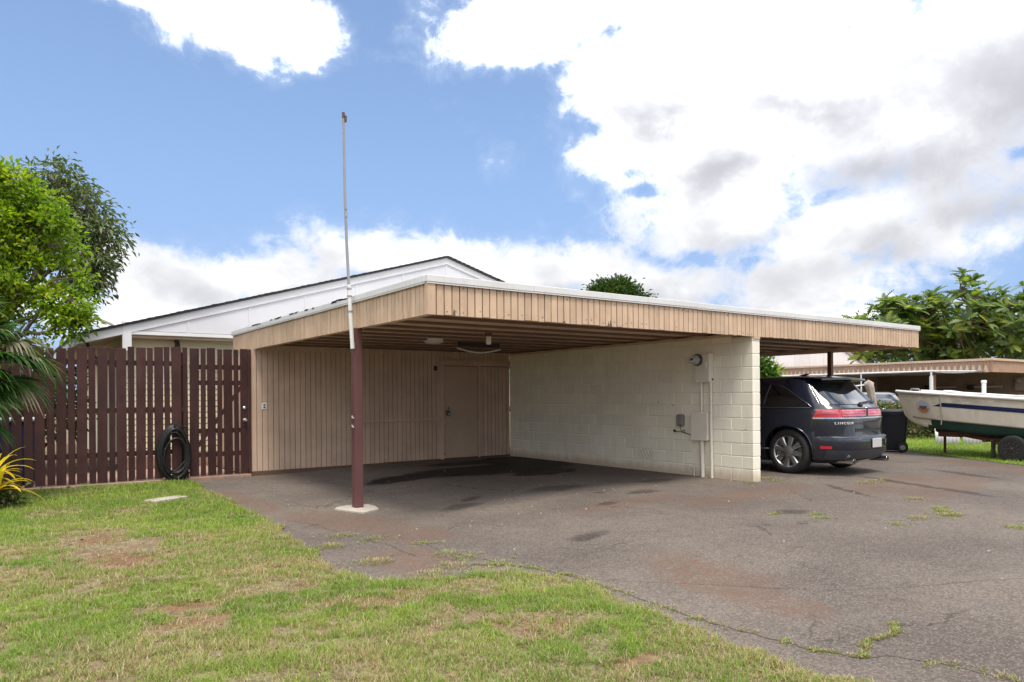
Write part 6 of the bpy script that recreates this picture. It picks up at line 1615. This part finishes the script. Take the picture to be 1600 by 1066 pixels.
# fan palm at the left edge
pc = PC0 = Vector((-10.12, -1.07, 1.80))
pm = thing('fan_palm', 'fan palm with drooping split leaves in front of the fence at the left edge', 'palm', (pc.x, pc.y, float(gh(pc.x, pc.y))))
mb = MB(); mb.tube([(pc.x - .05, pc.y, -.1), (pc.x + .02, pc.y, .8), (pc.x, pc.y, 1.7), (pc.x, pc.y, 1.9)], [.12, .10, .11, .06], 10); put('trunk', mb.mesh('trunk', M_BARK), pm)
def frond(right, upz, toward, plen, flen, cols, nl=22, spread=2.6, droop=.35, mat=M_LEAF, dz=0.0):
    pc = PC0 + Vector((0, 0, dz))
    d = (rgt * right + Vector((0, 0, upz)) - fwd * toward).normalized()
    hub = pc + d * plen + Vector((0, 0, -.06 * plen))
    s = d.cross(Vector((0, 0, 1))); s = s.normalized() if s.length > .1 else rgt
    nrm = s.cross(d).normalized()
    tilt = random.uniform(-.5, .5); s = (s * math.cos(tilt) + nrm * math.sin(tilt)).normalized(); nrm = s.cross(d)
    vs = []; fs = []; cs = []
    for i in range(nl):
        a = (i / (nl - 1) - .5) * spread; l = flen * (.72 + .28 * math.cos(a)) * random.uniform(.9, 1.05)
        ld = d * math.cos(a) + s * math.sin(a); ls = -d * math.sin(a) + s * math.cos(a)
        c = np.array(random.choice(cols)) * random.uniform(.8, 1.2); k0 = len(vs); seg = 6; dr = droop * random.uniform(.6, 1.5)
        for k in range(seg + 1):
            t = k / seg; w_ = .021 * flen / .55 * (math.sin(PI * min(1, .22 + .78 * t)) ** .7) * (1 - .1 * t) + .001
            p = hub + ld * l * t - Vector((0, 0, 1)) * dr * l * max(0, t - .35) ** 2 * 1.6
            for q in (-1, 0, 1): vs.append(p + ls * w_ * q + nrm * (.5 * w_ if q else 0)); cs.append((*(c * (1 if t < .8 else random.uniform(.9, 1.6) if False else 1)), 1))
        for k in range(seg):
            for q in (0, 1): fs.append((k0 + k*3 + q, k0 + k*3 + q + 1, k0 + (k+1)*3 + q + 1, k0 + (k+1)*3 + q))
    k0 = len(vs); mbp = MB(); mbp.tube([pc, pc.lerp(hub, .5) + Vector((0, 0, .05)), hub], [.018, .012, .009], 5)
    vs += mbp.v; fs += [tuple(i + k0 for i in f) for f in mbp.f]; cs += [(.12, .16, .04, 1)] * len(mbp.v)
    me = bpy.data.meshes.new('frond'); me.from_pydata([tuple(v) for v in vs], [], fs); ca = me.color_attributes.new('Col', 'FLOAT_COLOR', 'POINT'); ca.data.foreach_set('color', np.array(cs).reshape(-1)); me.materials.append(mat); me.update()
    return put('frond', me, pm)
PG = [(.045,.12,.022),(.07,.16,.03),(.03,.085,.02)]; PB = [(.20,.20,.13),(.14,.16,.08),(.26,.22,.14)]
frond(1, .30, .2, .62, .62, PG, 24, 2.6, .45); frond(1, .02, .35, .55, .58, PG, 24, 2.6, .4); frond(1, -.35, .2, .55, .52, PG, 22, 2.4, .4)
frond(.9, .75, .0, .55, .70, PB + PG, 24, 2.3, .75, M_LEAFD); frond(.55, 1.1, .2, .55, .65, PB, 22, 2.5, .4, M_LEAFD); frond(.2, 1.1, -.2, .7, .6, PG, 22, 2.5, .4); frond(1, .55, -.3, .68, .72, PB, 24, 2.2, .8, M_LEAFD)
frond(.3, .2, 1, .5, .6, PG, 22, 2.5, .4); frond(-1, .5, .2, .6, .6, PG, 22, 2.5, .4); frond(-.8, .1, .5, .6, .6, PG, 22, 2.5, .4); frond(.95, -.15, -.2, .62, .6, PG + PB, 24, 2.4, .6)
frond(.7, -.75, .3, .5, .45, PB, 18, 2.2, .4, M_LEAFD)
frond(.9, .12, .55, .50, .60, PG, 24, 2.6, .5); frond(.8, -.55, .5, .55, .55, PG, 22, 2.5, .5); frond(.8, .45, .4, .45, .66, PG, 24, 2.6, .55); frond(1, .22, -.3, .78, .62, PB + PG, 24, 2.4, .8, M_LEAFD)

frond(1, -.1, .35, .55, .58, PG, 24, 2.6, .5, dz=-.35); frond(.9, .25, .6, .5, .6, PG, 24, 2.6, .5, dz=-.3); frond(1, .35, .1, .6, .58, PG, 24, 2.5, .6, dz=-.45); frond(1, .6, -.1, .5, .62, PG, 24, 2.5, .5, dz=.25); frond(.8, .9, .2, .55, .65, PG + PB, 24, 2.4, .6, dz=.3); frond(.9, -.35, .3, .5, .52, PG, 22, 2.4, .5, dz=-.5); frond(1, .1, .0, .7, .6, PG, 24, 2.5, .5, dz=.1)
# strap-leaved plants: each leaf a part
def strap_plant(name, label, cat, base, heads, nleaf, ll, lw, cols, stem_r=.02, arch=.9):
    t = thing(name, label, cat, base)
    mb = MB()
    for h in heads: limb(mb, base, h, stem_r, stem_r * .8, .06, 5, 7)
    put('stem', mb.mesh('stem', M_BARK), t)
    for h in heads:
        for i in range(nleaf):
            a = i * 2.4 + random.random() * .4; e = 1.25 - 1.25 * (i / nleaf) + random.uniform(-.15, .15); L = ll * random.uniform(.75, 1.15); c = np.array(random.choice(cols)) * random.uniform(.85, 1.15)
            p = Vector(h); d = Vector((math.cos(a) * math.cos(e), math.sin(a) * math.cos(e), math.sin(e))); s = Vector((-math.sin(a), math.cos(a), 0)); vs = []; fs = []; seg = 7
            for k in range(seg + 1):
                u = k / seg; w_ = lw * math.sin(PI * min(1, .12 + .88 * u)) ** .7 * (1 if u < 1 else .1)
                up_ = s.cross(d) * -1
                for q in (-1, 0, 1): vs.append(p + s * w_ * q + up_ * (-.25 * w_ if q == 0 else 0))
                p = p + d * L / seg; d = (d + Vector((0, 0, -arch / seg * (1 + u)))).normalized()
            for k in range(seg):
                for q in (0, 1): fs.append((k*3+q, k*3+q+1, (k+1)*3+q+1, (k+1)*3+q))
            me = bpy.data.meshes.new('leaf'); me.from_pydata([tuple(v) for v in vs], [], fs); ca = me.color_attributes.new('Col', 'FLOAT_COLOR', 'POINT')
            c4 = np.ones((len(vs), 4)); c4[:, :3] = c; ca.data.foreach_set('color', c4.reshape(-1)); me.materials.append(M_LEAF); me.polygons.foreach_set('use_smooth', [True] * len(fs)); me.update(); put('leaf', me, t)
    return t
zl = -.1
strap_plant('yellow_plant', 'yellow strap-leaved plant in front of the fence at the left edge', 'plant', (-9.72, -2.0, zl), [(-9.70, -2.0, .42), (-9.78, -1.88, .30), (-9.66, -2.1, .22)], 15, .52, .027, [(.68,.48,.015),(.62,.46,.02),(.44,.42,.03),(.75,.54,.05)], .02, 1.0)
strap_plant('dracaena', 'yellow-green spiky plant seen over the SUV roof', 'plant', (7.05, -2.14, 0), [(7.05, -2.14, 1.88), (7.25, -2.0, 1.78), (6.85, -2.25, 1.74)], 26, .50, .024, [(.36,.36,.03),(.24,.30,.03),(.45,.40,.04)], .035, .7)
tree('green_shrub', 'green leafy shrub between the block wall and the SUV roof', None, (6.25, -2.35, 0), (6.25, -2.35, 1.2), [((6.2,-2.4,1.95),.36),((6.1,-2.35,2.2),.22),((6.4,-2.3,1.7),.35)], 60, 26, .13, .5, [(.06,.14,.025),(.10,.19,.03)], [1, 1], M_LEAF, .04, .10, .3, cat='shrub')
tree('low_bush', 'small dark bush at the foot of the yellow plant', None, (-9.58, -1.85, zl), (-9.58, -1.85, .0), [((-9.6,-1.85,.08),.16),((-9.72,-1.9,.12),.2),((-9.52,-1.8,-.02),.10)], 50, 26, .07, .4, [(.05,.09,.03),(.10,.13,.04),(.14,.11,.06)], [2, 2, 1], M_LEAFD, .02, .06, .2, cat='bush')
# hedge grown through a stick fence
hd = thing('hedge', 'brown and green viny hedge grown through thin sticks behind the wheelie bin', 'hedge', (13.4, -3.8, 0))
ha, hb = Vector((11.2, -2.3, 0)), Vector((16.0, -5.5, 0))
n = 17000; t = rng.random(n); zz = rng.random(n) ** 1.25 * 1.12
C = np.stack([ha.x + (hb.x - ha.x) * t + rng.normal(0, .22, n), ha.y + (hb.y - ha.y) * t + rng.normal(0, .22, n), zz + .12 * (fbm(t * 10, t * 0, 1.5, 77) - .5)], 1)
kp = fbm(t * 5.7, zz, 2.2, 71) > .35; C = C[kp]; n = len(C); L = rng.uniform(.06, .13, n)
put('foliage', leaf_mesh('foliage', C, rng.normal(size=(n, 3)) + np.array([0, 0, -.2]), rng.normal(size=(n, 3)) + np.array([0, 0, .8]), L, L * .6, pal(n, [(.06,.11,.03),(.10,.15,.04),(.16,.12,.07),(.22,.17,.10)], [4, 2, 2, 1.2], .25), M_LEAFD), hd, stuff=True)
mb = MB()
for i in range(150):
    t = random.random(); x = ha.x + (hb.x - ha.x) * t; y = ha.y + (hb.y - ha.y) * t; h_ = random.uniform(.7, 1.25); mb.tube([(x, y, -.05), (x + random.uniform(-.05, .05), y + random.uniform(-.05, .05), h_ * .5), (x + random.uniform(-.1, .1), y + random.uniform(-.1, .1), h_)], [.016, .014, .009], 5)
put('sticks', mb.mesh('sticks', paint('dead sticks', (.30, .24, .17), .9, .3, 9, .4)), hd, stuff=True)
# edging stone at the left edge, fallen leaf litter on the lawn
mb = MB(); mb.cbox((-.16, -.1, -.06), (.16, .1, .07), .03); sm = mb.mesh('edging_stone', M_CONC)
tag(put('edging_stone', sm, loc=(-9.75, -1.55, -.08), rot=(.05, .08, .4)), 'pale edging stone at the left edge of the lawn', 'stone')

# ------------------------------------------------------------------ tidy: helper marks are not part of the scene
for o in bpy.data.objects:
    if '_w' in o: del o['_w']
